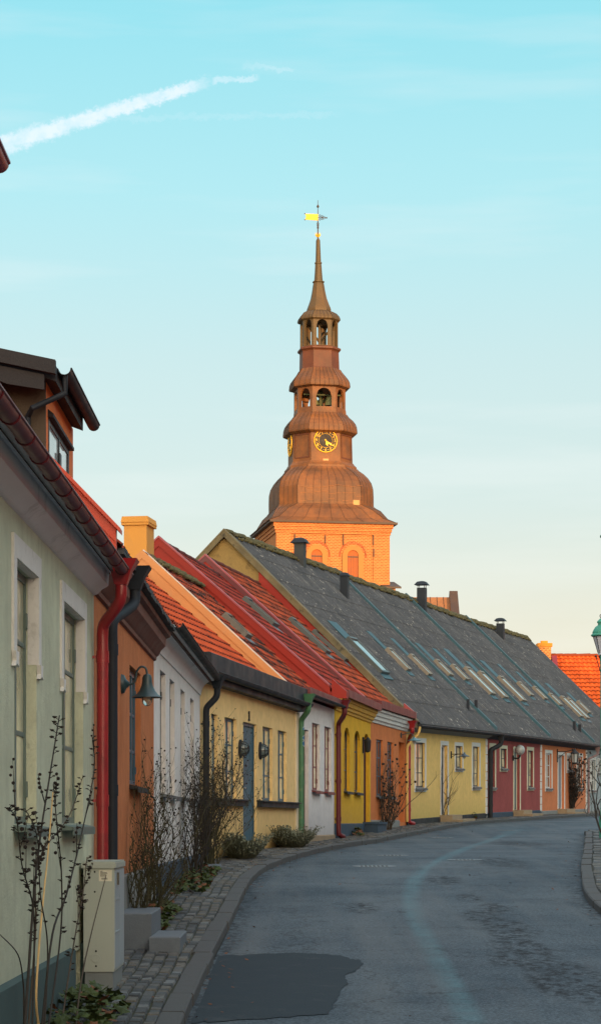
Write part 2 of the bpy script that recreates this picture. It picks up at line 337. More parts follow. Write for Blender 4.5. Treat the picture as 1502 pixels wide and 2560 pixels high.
def door(H, o, fm, pm, hm, gm=None, panels=2, style='plank'):
    a, b, c, d, D = o[:5]; fr = MB()
    fr.box(a, a+.06, D-.04, D+.04, c, d).box(b-.06, b, D-.04, D+.04, c, d).box(a+.06, b-.06, D-.04, D+.04, d-.06, d)
    dr = H.part('door', MB().box(a+.06, b-.06, D-.01, D+.03, c+.02, d-.06), pm)
    H.part('frame', fr, fm, dr)
    p = MB(); n = 4; ww = (b-a-.12)/n
    if style == 'plank':
        for i in range(n): p.box(a+.06+ww*i+.008, a+.06+ww*(i+1)-.008, D-.022, D-.008, c+.05, d-.09)
    else:
        hh = (d-c-.2)/3
        for i in range(3): p.box(a+.15, b-.15, D-.026, D-.008, c+.1+hh*i, c+.02+hh*(i+1)); p.box(a+.19, b-.19, D-.034, D-.024, c+.14+hh*i, c-.02+hh*(i+1))
    H.part('panel', p, pm, dr)
    if gm:
        g = MB().box(a+.18, b-.18, D-.03, D-.012, c+(d-c)*.72, c+(d-c)*.93); H.part('door_light', g, gm, dr)
    h = MB(); h.box(a+.12, a+.16, D-.036, D-.02, c+.92, c+1.14); h.tube([(a+.14, D-.03, c+1.03), (a+.14, D-.09, c+1.03), (a+.25, D-.09, c+1.03)], .011, 6)
    H.part('handle', h, hm, dr); return dr
def slope(H, R, x0, x1, tw, ch, amp, step, seg, mat, name='roof', kind='pan', seed=1, parent=None, m0=None, m1=None, jit=.0):
    y0, z0, y1, z1 = R; m0 = -H.mA*0 if m0 is None else m0; m1 = 0 if m1 is None else m1
    S = math.hypot(y1-y0, z1-z0); nc = max(1, round(S/ch)); dy, dz = (y1-y0)/S, (z1-z0)/S; ny, nz_ = -dz, dy
    nt_ = max(1, round((x1-x0)/tw)); mb = MB(); rnd = random.Random(seed); nx = nt_*seg
    def prof(i):
        q = (i % seg)/seg
        if kind == 'pan': return amp*(math.sin(2*math.pi*q) * (1.0 if q < .5 else .55))
        return amp*math.cos(2*math.pi*q)
    sag = [rnd.uniform(-jit, jit) for _ in range(nc+2)]
    tk = .022 if kind == 'pan' else .008
    for j in range(nc):
        sA, sB = S*j/nc - .02, S*(j+1)/nc + .05
        rows = []
        jt = [rnd.uniform(-jit, jit) for _ in range(nt_+1)]
        for (s_, h, vv) in ((sA, step-tk, j), (sA, step, j+.02), (sB, .0, j+.98)):
            row = []
            for i in range(nx+1):
                a = i/nx; y = y0+dy*s_; x = (x0+m0*y) + ((x1+m1*y)-(x0+m0*y))*a
                hh = h + prof(i) + (jt[i//seg] if h else 0)
                id_ = mb.pt((x, y0+dy*s_+ny*hh, z0+dz*s_+nz_*hh)); mb.uv[id_] = (i/seg+.001, vv); row.append(id_)
            rows.append(row)
        for i in range(nx):
            mb.f.append([rows[0][i], rows[0][i+1], rows[1][i+1], rows[1][i]]); mb.f.append([rows[1][i], rows[1][i+1], rows[2][i+1], rows[2][i]])
    me = mb.build(name, mat, parent or H.root, False, H.k, fix=False); return me
def roof_shell(H, R, x0, x1, mat, w, zr, ze, mA=0, mB=0, name='roof_back', th=.1):
    """rear slope and the boarded underside of the street slope"""
    y0, z0 = R[0], R[1]; mb = MB()
    def q(a, y, z): x = x0+mA*y if a == 0 else x1+mB*y; return (x, y, z)
    T = [(y0, z0-.03), (w, zr-.03), (2*w+.3, ze-.03), (2*w+.3, ze-.03-th), (w, zr-.03-th), (y0, z0-.03-th)]
    A = [mb.pt(q(0, *p)) for p in T]; B = [mb.pt(q(1, *p)) for p in T]
    for k in range(len(T)): mb.f.append([A[k], B[k], B[(k+1) % 6], A[(k+1) % 6]])
    mb.f.append(A); mb.f.append(B[::-1]); return H.part(name, mb, mat)
def gable(H, x, prof, mat, t=.12, name='gable_wall', m=0.):
    mb = MB(); A = [mb.pt((x+m*y, y, z)) for y, z in prof]; B = [mb.pt((x+t+m*y, y, z)) for y, z in prof]; n = len(prof)
    mb.f.append(A[::-1]); mb.f.append(B)
    for k in range(n): mb.f.append([A[k], A[(k+1) % n], B[(k+1) % n], B[k]])
    return H.part(name, mb, mat)
def halfgutter(mb, x0, x1, yc, zc, r=.065, m0=0, m1=0, n=8):
    P = [(yc - r*math.cos(math.pi*i/n), zc - r*math.sin(math.pi*i/n)) for i in range(n+1)]
    Q = [(yc - (r-.006)*math.cos(math.pi*i/n), zc - (r-.006)*math.sin(math.pi*i/n)) for i in range(n, -1, -1)]
    mb.extr(P+Q+[P[0]], x0, x1, True, m0, m1)
    mb.tube([(x0+.01, yc-r, zc), (x1-.01, yc-r, zc)], .009, 6)
def hopper(mb, x, yc, zt, w=.12, h=.2, r=.05):
    """square tapering rainwater head"""
    T = [(x-w, yc-w, zt), (x+w, yc-w, zt+.0), (x+w, yc+w*.9, zt+.0), (x-w, yc+w*.9, zt)]; B = [(x-r, yc-r, zt-h), (x+r, yc-r, zt-h), (x+r, yc+r, zt-h), (x-r, yc+r, zt-h)]
    mid = [(x+(p[0]-x)*.62, yc+(p[1]-yc)*.62, zt-h*.45) for p in T]; t = [mb.pt(p) for p in T]; b = [mb.pt(p) for p in B]; md = [mb.pt(p) for p in mid]; ti = [mb.pt((x+(p[0]-x)*.9, yc+(p[1]-yc)*.9, p[2]-.02)) for p in T]
    for k in range(4): mb.f.append([t[k], t[(k+1) % 4], md[(k+1) % 4], md[k]]); mb.f.append([md[k], md[(k+1) % 4], b[(k+1) % 4], b[k]]); mb.f.append([t[k], t[(k+1) % 4], ti[(k+1) % 4], ti[k]])
    mb.f.append(b); mb.f.append(ti)
def smoothpath(P, n=5):
    out = []; P = [Vector(p) for p in P]; Q = [P[0]]+P+[P[-1]]
    for i in range(1, len(Q)-2):
        a, b, c, d = Q[i-1:i+3]
        for k in range(n):
            t = k/n; out.append(.5*((2*b)+(c-a)*t+(2*a-5*b+4*c-d)*t*t+(3*b-a-3*c+d)*t**3))
    out.append(P[-1]); return out
def downpipe(H, x, xg, yg, zt, zb, mat, r=.05, toe=0., label=None, bm_=None):
    mb = MB(); hopper(mb, xg, yg, zt, .145, .21, r*1.05)
    yw = -(r+.035)
    path = [(xg, yg, zt-.17), (xg, yg, zt-.29), (xg+(x-xg)*.12, yg+(yw-yg)*.12, zt-.36), (xg+(x-xg)*.5, yg+(yw-yg)*.5, zt-.44), (x-(x-xg)*.1, yw-(yw-yg)*.1, zt-.52), (x, yw, zt-.6), (x, yw, zt-.75)]
    P = smoothpath(path, 5) + [Vector((x, yw, zb+.16))]
    if toe: P += [Vector((x, yw-.01, zb+.09)), Vector((x+toe*.4, yw-.05, zb+.05)), Vector((x+toe, yw-.09, zb+.03))]
    else: P += [Vector((x, yw, zb))]
    mb.tube(P, r, 14); p = H.part('downpipe', mb, mat, None, True)
    for z in (zt-.8, (zt-.8)*.55+zb*.45, zb+.45): c = MB(); c.tube([(x, yw, z-.05), (x, yw, z+.05)], r*1.12, 14); c.box(x-.01, x+.01, yw, .0, z-.012, z+.012); H.part('pipe_collar', c, mat, p, True)
    if label: p['label'] = label
    return p
# ================================================================ SETTING
rnd = random.Random(7)
def asphalt():
    m, N, L, b = base_mat('asphalt'); tc = N.new('ShaderNodeTexCoord').outputs['Object']
    at = N.new('ShaderNodeAttribute'); at.attribute_name = 'mark'; s = N.new('ShaderNodeSeparateColor'); L.new(at.outputs['Color'], s.inputs[0])
    n1 = noise(N, L, tc, .5, 5); n2 = noise(N, L, tc, 38, 4, .8); n3 = noise(N, L, mapping(N, L, tc, (.9, 3.0, 1)), 1.5, 6, .72)
    col = mixc(N, L, rng(N, L, n1.outputs[0], .3, .7), lin((66,78,88)), lin((92,103,111)))
    col = mixc(N, L, rng(N, L, n2.outputs[0], .42, .62), sc_mul(N, L, col, .6), sc_mul(N, L, col, 1.32))
    # worn bluish track and dark damp flecks, both real stains on the surface
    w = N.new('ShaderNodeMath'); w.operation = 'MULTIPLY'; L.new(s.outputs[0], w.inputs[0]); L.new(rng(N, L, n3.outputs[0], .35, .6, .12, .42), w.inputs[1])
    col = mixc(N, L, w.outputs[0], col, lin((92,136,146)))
    n6 = noise(N, L, mapping(N, L, tc, (1.0, .5, 1)), 3.1, 7, .8); col = mixc(N, L, rng(N, L, n6.outputs[0], .57, .66, 0, .6), col, lin((46,50,55)))
    n9 = noise(N, L, mapping(N, L, tc, (1.6, .12, 1)), 1.1, 5, .6); col = mixc(N, L, rng(N, L, n9.outputs[0], .45, .7, 0, .35), col, lin((108,112,114)))
    v2 = N.new('ShaderNodeTexVoronoi'); v2.feature = 'DISTANCE_TO_EDGE'; v2.inputs['Scale'].default_value = .28; wv = N.new('ShaderNodeVectorMath'); wv.operation = 'ADD'; L.new(tc, wv.inputs[0]); L.new(noise(N, L, tc, 1.5, 6, .7).outputs['Color'], wv.inputs[1]); L.new(wv.outputs[0], v2.inputs[0])
    col = mixc(N, L, rng(N, L, v2.outputs['Distance'], .0, .006, .55, 0), col, lin((40,42,44)))
    n4 = noise(N, L, mapping(N, L, tc, (1.0, .55, 1)), 9, 4, .75)
    w2 = N.new('ShaderNodeMath'); w2.operation = 'MULTIPLY'; L.new(s.outputs[1], w2.inputs[0]); L.new(rng(N, L, n4.outputs[0], .44, .60), w2.inputs[1])
    col = mixc(N, L, w2.outputs[0], col, lin((44,48,53)))
    v = N.new('ShaderNodeTexVoronoi'); v.inputs['Scale'].default_value = 45; L.new(tc, v.inputs[0])
    col = mixc(N, L, rng(N, L, v.outputs['Distance'], .05, .12, .5, 0), col, lin((150,152,150)))
    L.new(col, b.inputs['Base Color']); b.inputs['Roughness'].default_value = .9; b.inputs['Specular IOR Level'].default_value = .1
    bump(N, L, b, n2.outputs[0], .5, .012); return m
def sc_mul(N, L, col, k):
    m = N.new('ShaderNodeMix'); m.data_type = 'RGBA'; m.blend_type = 'MULTIPLY'; m.inputs[0].default_value = 1; L.new(col, m.inputs[6]); m.inputs[7].default_value = (k, k, k, 1); m.clamp_result = False
    return m.outputs[2]
# ground to the horizon
mb = MB(); ys = [-1500,-300,-100,-40]+[i*4 for i in range(-9,40)]+[180,260,400,800,1500,2500]; xs = [-1500,-300,-60,-20,0,20,60,300,1500]
idx = [[mb.pt((x, y, G(y)-.28)) for x in xs] for y in ys]
for j in range(len(ys)-1):
    for i in range(len(xs)-1): mb.f.append([idx[j][i], idx[j][i+1], idx[j+1][i+1], idx[j+1][i]])
gnd = struct(mb.build('ground', M('earth', (96,92,80), .95, .2, .3, .3, 20)))
# road
Y0, Y1, NY, NX = -35., 150., 900, 44
mb = MB(); marks = []
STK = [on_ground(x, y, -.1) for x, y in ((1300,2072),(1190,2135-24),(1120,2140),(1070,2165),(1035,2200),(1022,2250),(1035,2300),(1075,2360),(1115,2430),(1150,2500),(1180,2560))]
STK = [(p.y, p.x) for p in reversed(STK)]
DMP = [(on_ground(x, y, -.1), r) for x, y, r in ((1265,2320,.34),(1300,2370,.34),(1350,2410,.3),(1420,2440,.35),(1470,2475,.3),(1240,2270,.22),(905,2270,.22),(1200,2290,.25),(1250,2155,.5),(1300,2110,.7),(1170,2245,.2),(1110,2200,.3),(1330,2395,.2),(1250,2400,.15),(1380,2460,.25))]
rows = []
for j in range(NY+1):
    y = Y0 + (Y1-Y0)*(j/NY); xl = kl(y); xr = kr(y)+.02 if y < 58 else kr(58)+.02 + (y-58)*3.2
    xr = min(xr, 70); row = []
    for i in range(NX+1):
        a = i/NX; x = xl + (xr-xl)*a; cam_ = .035*math.sin(math.pi*min(1, max(0, a))) if y < 58 else 0
        row.append(mb.pt((x, y, G(y)-.1+cam_*0)))
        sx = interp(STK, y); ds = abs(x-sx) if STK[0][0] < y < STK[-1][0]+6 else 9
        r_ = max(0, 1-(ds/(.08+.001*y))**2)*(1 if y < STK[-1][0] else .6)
        g_ = sum(max(0, 1-(((x-p.x)/r)**2+((y-p.y)/(r*4.5))**2)) for p, r in DMP)
        e = min(abs(x-xl), 99); g_ += max(0, 1-e/.22)*.7
        if y < 58: g_ += max(0, 1-abs(x-xr)/.3)*.6
        marks.append((min(1, r_), min(1, g_*1.8), 0, 1))
    rows.append(row)
for j in range(NY):
    for i in range(NX): mb.f.append([rows[j][i], rows[j][i+1], rows[j+1][i+1], rows[j+1][i]])
road = struct(mb.build('road', asphalt()))
ca = road.data.color_attributes.new('mark', 'FLOAT_COLOR', 'POINT')
for i, c in enumerate(marks): ca.data[i].color = c
# new asphalt patch near the kerb
mb = MB(); PX = [(540,2392),(640,2386),(760,2384),(850,2390),(880,2400),(898,2400),(908,2412),(892,2425),(862,2440),(868,2460),(850,2480),(842,2500),(832,2512),(822,2536),(700,2546),(520,2556),(478,2560),(505,2500)]
r9 = random.Random(9); PX = [((x0+(x1-x0)*t/5+(r9.uniform(-3,3) if x0 > 800 or t else 0)), (y0+(y1-y0)*t/5+r9.uniform(-2,2))) for (x0, y0), (x1, y1) in zip(PX, PX[1:]+PX[:1]) for t in range(5)]
P = [on_ground(x, y, -.1) for x, y in PX]; 
for p in P: p.z = G(p.y)-.1+.006
P = [Vector((max(p.x, kl(p.y)+.03), p.y, p.z)) for p in P]; c = sum(P, Vector())/len(P)
rings = []
for k in range(7):
    rings.append([mb.pt((lambda q: (q.x, q.y, G(q.y)-.1+.006))(c.lerp(p, k/6 if k else .001))) for p in P])
for k in range(6):
    for i in range(len(P)): mb.f.append([rings[k][i], rings[k][(i+1) % len(P)], rings[k+1][(i+1) % len(P)], rings[k+1][i]])
struct(mb.build('road_patch', M('new_asphalt', (52,61,68), .92, .14, 1.6, .6, 40, spec=.1, dirt=(70,75,79), dirtamt=.5)))
# kerbs
granite = M('granite', (78,80,82), .9, .18, 5, .5, 70, dirt=(70,68,64), dirtamt=.5)
def kerb(fn, y0, y1, side, name, L=1.05, turn=None):
    mb = MB(); y = y0; r = random.Random(3)
    while y < y1:
        l = L*r.uniform(.85, 1.2); a, b = y+.008, min(y+l, y1)-.008; dz = r.uniform(-.008, .008); dx = r.uniform(-.012, .012)
        n = 3; w = .17
        for q in range(n):
            ya, yb = a+(b-a)*q/n, a+(b-a)*(q+1)/n
            def sec(yy):
                x = fn(yy)+dx; g = G(yy)+dz; s_ = side
                return [(x, yy, g-.3), (x+.0, yy, g-.012), (x-s_*.014, yy, g+.004), (x-s_*w, yy, g+.004), (x-s_*w, yy, g-.3)]
            A = [mb.pt(p) for p in sec(ya)]; B = [mb.pt(p) for p in sec(yb)]
            for k in range(4): mb.f.append([A[k], B[k], B[k+1], A[k+1]])
            if q == 0: mb.f.append(A)
            if q == n-1: mb.f.append(B[::-1])
        y += l
    if turn:
        mb2 = turn(mb)
    return struct(mb.build(name, granite))
kerb(kl, -20, 130, 1, 'kerb')
yT = 58.0
def corner(mb):
    c = Vector((kr(yT)+1.6, yT)); 
    for q in range(5):
        for sft in range(3):
            a0 = math.pi - (q+sft/3)*math.pi/10; a1 = math.pi - (q+(sft+1)/3)*math.pi/10 + .004
            def sec(a):
                x, y = c.x+1.6*math.cos(a), c.y+1.6*math.sin(a); xi, yi = c.x+1.43*math.cos(a), c.y+1.43*math.sin(a); g = G(y)
                return [(x, y, g-.3), (x, y, g-.01), (xi, yi, g+.004), (xi, yi, g-.3)]
            A = [mb.pt(p) for p in sec(a0)]; B = [mb.pt(p) for p in sec(a1)]
            for k in range(3): mb.f.append([A[k], B[k], B[k+1], A[k+1]])
    g = G(yT+1.6); mb.box(c.x, c.x+12, yT+1.43, yT+1.6, g-.3, g+.004)
kerb(kr, -20, yT, -1, 'kerb', turn=corner)
# cobbled pavements: individually laid setts on a mossy bed
def settmat():
    m, N, L, b = base_mat('setts'); tc = N.new('ShaderNodeTexCoord').outputs['Object']; uv = N.new('ShaderNodeUVMap').outputs[0]
    w = N.new('ShaderNodeTexWhiteNoise'); w.noise_dimensions = '2D'; fl = N.new('ShaderNodeVectorMath'); fl.operation = 'FLOOR'; L.new(uv, fl.inputs[0]); L.new(fl.outputs[0], w.inputs[0])
    r = ramp2(N, 0, 1, lin((62,66,70)), lin((116,122,126)), w.outputs[0], L)
    r.color_ramp.elements.new(.4).color = lin((84,88,92)); r.color_ramp.elements.new(.8).color = lin((104,100,92))
    n = noise(N, L, tc, 40, 5, .7); col = mixc(N, L, rng(N, L, n.outputs[0], .4, .65), r.outputs[0], sc_mul(N, L, r.outputs[0], .62))
    n1 = noise(N, L, tc, .8, 4); col = mixc(N, L, rng(N, L, n1.outputs[0], .4, .7, 0, .55), col, sc_mul(N, L, col, .55))
    L.new(col, b.inputs['Base Color']); b.inputs['Roughness'].default_value = .7; b.inputs['Specular IOR Level'].default_value = .3; bump(N, L, b, n.outputs[0], .6, .012); return m
setts = settmat(); bed = M('mossy_joint', (54,56,42), .95, .35, 3, .5, 50, dirt=(52,46,40), dirtamt=.8)
def pavement(fk, fw, y0, y1, sd, nrow):
    bd = MB(); st = MB(); r = random.Random(5+nrow); y = y0
    ys = [y0+(y1-y0)*i/160 for i in range(161)]; A = []
    for yy in ys: A.append((bd.pt((fk(yy)-sd*.16, yy, G(yy)-.022)), bd.pt((fw(yy)-sd*.05, yy, G(yy)-.022))))
    for (a, b), (c, d) in zip(A, A[1:]): bd.f.append([a, b, d, c])
    for q in range(nrow):
        y = y0 + r.uniform(0, .1); k = 0
        while y < y1:
            l = r.uniform(.10, .20)*(1 if y < 45 else 2.2); ym = y+l/2
            xa = fk(ym)-sd*.18; xb = fw(ym); w = (xb-xa)/nrow; x0 = xa+w*q; x1 = x0+w
            g = .005*(1 if w > 0 else -1); wob = .012*math.sin(y*2.1)+r.uniform(-.003, .003); h = r.uniform(-.006, .007); t = [r.uniform(-.004, .004) for _ in range(4)]
            a0, a1 = y+.004, y+l-.003; z = G(ym)+h; sl = (G(ym+.5)-G(ym-.5)); e = .011
            se = e if w > 0 else -e
            top = [(x0+g+se+wob, a0+e, z-sl*l/2+t[0]), (x1-g-se+wob, a0+e, z-sl*l/2+t[1]), (x1-g-se+wob, a1-e, z+sl*l/2+t[2]), (x0+g+se+wob, a1-e, z+sl*l/2+t[3])]
            bot = [(x0+g+wob, a0, z-.03-sl*l/2), (x1-g+wob, a0, z-.03-sl*l/2), (x1-g+wob, a1, z-.03+sl*l/2), (x0+g+wob, a1, z-.03+sl*l/2)]
            T = [st.pt(p) for p in top]; B = [st.pt(p) for p in bot]; st.f.append(T)
            for i in T+B: st.uv[i] = (k+.5, q+.5)
            for i in range(4): st.f.append([B[i], B[(i+1) % 4], T[(i+1) % 4], T[i]])
            y += l; k += 1
    struct(bd.build('pavement_bed', bed)); struct(st.build('pavement', setts))
pavement(kl, lambda y: wallX(y)+.0, 6, 112, 1, 7)
pavement(kr, lambda y: kr(y)+1.75, 10, yT+1.2, -1, 9)
# ================================================================ MATERIALS OF THE ROW
m_teal = M('teal_plinth', (64,84,84), .85, .15, 2, .3)
m_greenw = plaster('sage_plaster', (196,200,176), streak=.4, damp=(126,134,120))
m_whitep = M('white_paint', (214,212,208), .8, .06, 3, .3, 40, dirt=(150,148,140), dirtamt=.35)
m_greypaint = M('grey_frame', (96,112,106), .55, .1, 4, .1)
m_corn = M('cornice_white', (224,221,222), .8, .06, 1.5, .2, 30, dirt=(150,148,144), dirtamt=.35)
m_red = M('red_metal', (148,30,36), .38, .16, 2.2, .06, 40, spec=.6, dirt=(96,22,26), dirtamt=.4)
m_dred = M('dark_red_metal', (96,24,32), .5, .15, 3, .06, 40, spec=.5, dirt=(70,24,30), dirtamt=.4)
m_black = M('black_metal', (36,42,50), .6, .12, 3, .08, 40, spec=.25)
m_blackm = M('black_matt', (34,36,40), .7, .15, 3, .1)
m_dark = M('dark_stained_wood', (58,50,46), .8, .2, 6, .3)
m_orangew = plaster('terracotta_plaster', (196,122,80), var=.14, streak=.3, damp=(150,120,96))
m_brown = M('brown_cornice', (104,60,46), .65, .12, 3, .2)
m_slate = M('slate_edge', (66,70,74), .85, .2, 6, .5)
m_white1 = plaster('white_plaster', (228,224,222), var=.05, streak=.22, damp=(150,150,156))
m_blue = M('blue_plinth', (52,70,88), .8, .18, 2, .3)
m_greyp = M('grey_plinth', (128,130,128), .85, .15, 2, .3)
m_yel1 = plaster('soft_yellow_plaster', (244,208,146), var=.08, streak=.22, damp=(178,150,92))
m_yel2 = plaster('ochre_plaster', (222,172,52), var=.1, streak=.2, damp=(166,136,70))
m_or2 = plaster('salmon_plaster', (206,122,74), var=.1, streak=.25)
m_yel3 = plaster('lemon_plaster', (228,190,118), var=.09, streak=.2, damp=(176,158,90))
m_redw = plaster('wine_plaster', (150,78,76), var=.12, streak=.3)
m_or3 = plaster('peach_plaster', (202,124,84), var=.1, streak=.25)
m_greyw = plaster('pale_grey_plaster', (150,160,164), var=.08)
m_dkf = M('dark_blue_frame', (40,52,62), .5, .12, 4, .1); m_bluef = M('blue_frame', (52,88,108), .5, .12, 4, .1)
m_redf = M('red_frame', (104,36,40), .5, .12, 4, .1); m_whf = M('white_frame', (200,204,204), .55, .06, 4, .1)
m_glass = glass('window_glass', (96,92,84)); m_glassd = glass('dark_glass', (40,46,52))
m_glassc = glass('pale_reflection_glass', (200,192,160), .1)  # cream base colour paints in the pale reflections of the panes
m_steel = M('steel', (150,150,150), .35, .1, 4, .05, metal=.8)
m_brass = M('old_metal', (90,86,78), .5, .1, 4, .05, metal=.6)
m_beige = M('beige_plinth', (150,132,108), .9, .15, 3, .4, 30)
m_doorg = M('green_grey_door', (92,104,104), .6, .12, 3, .15); m_doorb = M('blue_door', (52,92,112), .55, .12, 3, .12)
m_doordk = M('dark_blue_door', (46,60,74), .6, .12, 3, .12); m_doorm = M('maroon_door', (78,34,36), .6, .12, 3, .12); m_doorlg = M('light_grey_door', (128,134,144), .6, .1, 3, .12)
m_timber = M('weathered_timber', (112,100,74), .85, .3, 2.5, .4, 40, dirt=(60,56,48), dirtamt=.8)
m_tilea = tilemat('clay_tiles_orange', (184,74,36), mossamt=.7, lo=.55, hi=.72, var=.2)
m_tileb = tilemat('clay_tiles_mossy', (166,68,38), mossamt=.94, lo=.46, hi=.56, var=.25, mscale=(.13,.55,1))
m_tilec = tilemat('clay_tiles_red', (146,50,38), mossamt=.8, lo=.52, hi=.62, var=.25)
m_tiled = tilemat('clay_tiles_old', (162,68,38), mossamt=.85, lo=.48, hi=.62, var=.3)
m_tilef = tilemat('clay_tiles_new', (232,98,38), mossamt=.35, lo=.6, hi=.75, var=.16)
def eternit():
    m, N, L, b = base_mat('lichened_corrugated_sheet'); tc = N.new('ShaderNodeTexCoord').outputs['Object']; uv = N.new('ShaderNodeUVMap').outputs[0]
    n1 = noise(N, L, tc, .55, 6, .65); n2 = noise(N, L, tc, 11, 6, .78); n3 = noise(N, L, mapping(N, L, uv, (1.1, .35, 1)), 3.2, 5, .75)
    col = mixc(N, L, rng(N, L, n1.outputs[0], .3, .7), lin((54,58,64)), lin((82,84,88)))
    col = mixc(N, L, rng(N, L, n2.outputs[0], .46, .58, 0, .75), col, lin((58,58,58)))
    col = mixc(N, L, rng(N, L, n3.outputs[0], .54, .66, 0, .55), col, lin((140,136,130)))
    n4 = noise(N, L, tc, 5, 6, .8); col = mixc(N, L, rng(N, L, n4.outputs[0], .60, .66, 0, .7), col, lin((190,184,172)))
    L.new(col, b.inputs['Base Color']); b.inputs['Roughness'].default_value = .9; bump(N, L, b, n2.outputs[0], .7, .02); return m
m_eter = eternit(); m_moss = M('moss', (92,84,52), .95, .4, 4, .9, 30, dirt=(52,46,38), dirtamt=.8)
m_tealm = M('teal_flashing', (50,84,94), .6, .15, 1.5, .1, 40, spec=.4, dirt=(50,66,74), dirtamt=.5)
m_zinc = M('zinc', (92,98,104), .55, .12, 3, .1, metal=.3)
m_orcap = M('orange_parapet', (208,142,88), .75, .06, 1.4, .15, 30, dirt=(196,150,110), dirtamt=.4); m_whcap = M('pale_capping', (206,196,190), .6, .08, 3, .1)
m_redcap = M('red_parapet', (148,40,28), .7, .1, 1.2, .12, 30); m_pinkcap = M('red_capping', (158,62,70), .45, .12, 2, .08, 40, spec=.5)
m_tan = M('tan_gable_render', (148,122,74), .9, .2, 1.6, .6, 22, dirt=(120,98,62), dirtamt=.7)
m_chim = M('yellow_chimney_render', (216,150,70), .85, .06, 1.5, .25, 30, dirt=(190,140,84), dirtamt=.3)
def ops(H, L, D=.08):
    out = []
    for xl, xr, yt, yb in L:
        p = H.at(xl, yt); q = H.at(xr, yt); r = H.at(xl, yb); out.append((p.x, q.x, r.z, p.z, D))
    return out
def gz(H, x=0): return G(H.A.y + H.u.y*x) - H.base - H.k*x - .15
def shell(H, mat, zt, w, zr, zb=-.6, gA=True, gB=True):
    """party walls and back wall"""
    P = [(0.02, zb), (0.02, zt), (w, zr-.12), (2*w, zt), (2*w, zb)]
    if gA: gable(H, .0, P, mat, .12, 'party_wall', H.mA)
    if gB: gable(H, H.L-.12, P, mat, .118, 'party_wall', H.mB)
    H.part('back_wall', MB().box(.12, H.L-.12, 2*w-.12, 2*w-.01, zb, zt), mat)
def cornice(H, prof, mat, x0=0, x1=None, name='cornice', smooth=True):
    return H.part(name, MB().extr(prof+[prof[0]], x0, H.L if x1 is None else x1, True), mat, None, smooth)
def plinth(H, mat, zt, t=.035, x0=0, x1=None, gaps=()):
    x1 = H.L if x1 is None else x1; mb = MB(); xs = [x0]
    for a, b in gaps: xs += [a, b]
    xs.append(x1)
    for a, b in zip(xs[::2], xs[1::2]):
        if b > a: mb.box(a, b, -t, -.001, -.8, zt-.015); mb.prism([(-t, zt-.015), (-.001, zt-.015), (-.001, zt+.005)], 'x', a, b)
    return H.part('plinth', mb, mat)
# ================================================================ HOUSES
H = {}
def mk(key, name, label, i, k=0.): H[key] = House(name, label, FR[i], FR[i+1], k, group='terraced houses along the street'); return H[key]
g0 = mk('green', 'green_house', 'pale sage green house nearest the camera with dark dormer and red gutter', 0)
o1 = mk('or1', 'orange_house', 'terracotta orange house with brown cornice between the sage green and first white house', 1)
w1 = mk('wh1', 'white_house', 'white house with row of four narrow windows behind the bare rose bush', 2)
y1_ = mk('ye1', 'yellow_house', 'soft yellow house with two round wall lamps and dark window ledge', 3)
w2 = mk('wh2', 'white_house', 'narrow white house with dark red window frames beside the green downpipe', 4)
y2_ = mk('ye2', 'ochre_house', 'narrow ochre yellow house with arched windows and maroon door', 5)
o2 = mk('or2', 'salmon_house', 'narrow salmon orange house with white moulded cornice and deep orange doorway', 6)
def sh(h, za, zb): h.k = (zb-za)/h.L; h.O.z = ZC-h.base-h.k*h.O.x
y3_ = mk('ye3', 'yellow_house', 'lemon yellow house with white window surrounds under grey corrugated roof', 7); sh(y3_, 2.83, 3.08)
r1 = mk('red', 'wine_red_house', 'wine red house with pale quoins and globe lamp under grey roof', 8); sh(r1, 3.08, 3.24)
o3 = mk('or3', 'peach_house', 'peach orange house with climbing plant beside its doorway at the bend', 9); sh(o3, 3.24, 3.40)
gr = mk('gry', 'grey_house', 'pale grey blue house at the far end of the grey roofed row', 10); sh(gr, 3.40, 3.62)
keys = ['green','or1','wh1','ye1','wh2','ye2','or2','ye3','red','or3','gry']
TH = [math.atan2(H[k].u.x, H[k].u.y) for k in keys]
for i, k in enumerate(keys): mitre(H[k], TH[i-1] if i else None, TH[i+1] if i+1 < len(TH) else None)
# ---- sage green house
h = g0; zt = h.z(1.94)
Og = ops(h, [(37,92,1390.6,2064),(155.5,208.5,1504,2056)]); c_, d_ = (Og[0][2]+Og[1][2])/2, (Og[0][3]+Og[1][3])/2
Og = [(o[0], o[1], c_, d_, .09) for o in Og]; niche = (6.65, 7.35, -.42+.0, h.z(-1.02), .25)
nx0 = h.at(176, 2400).x; niche = (nx0, nx0+.75, -.4, h.z(-1.02), .3)
facade(h, m_greenw, Og+[niche], zt, -.6)
for o in Og:
    w_ = window(h, o, m_greypaint, m_glassc, bars=(.36,.72), mull=1, sill=1, sillmat=m_greypaint, fw=.05)
    surround(h, o, m_whitep, .14, .018, bottom=False, zmin=h.z(1.06))
    l = MB(); l.box(o[0], o[0]+.004, -.0, o[4]-.05, h.z(1.06), o[3]).box(o[1]-.004, o[1], 0, o[4]-.03, h.z(1.06), o[3]-.004).box(o[0], o[1], 0, o[4]-.05, o[3]-.004, o[3])
    h.part('reveal_lining', l, m_whitep)
    for x in (o[0]-.07, o[1]+.07): t = MB(); t.prism([(x-.075, h.z(1.06)), (x+.075, h.z(1.06)), (x+.05, h.z(1.0)), (x+.085, h.z(.965)), (x, h.z(.985)), (x-.085, h.z(.965)), (x-.05, h.z(1.0))], 'y', -.03, -.002); h.part('surround_foot', t, m_whitep)
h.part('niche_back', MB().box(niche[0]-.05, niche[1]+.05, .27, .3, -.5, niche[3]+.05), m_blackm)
plinth(h, m_teal, h.z(-.975), .045, gaps=[(niche[0], niche[1])])
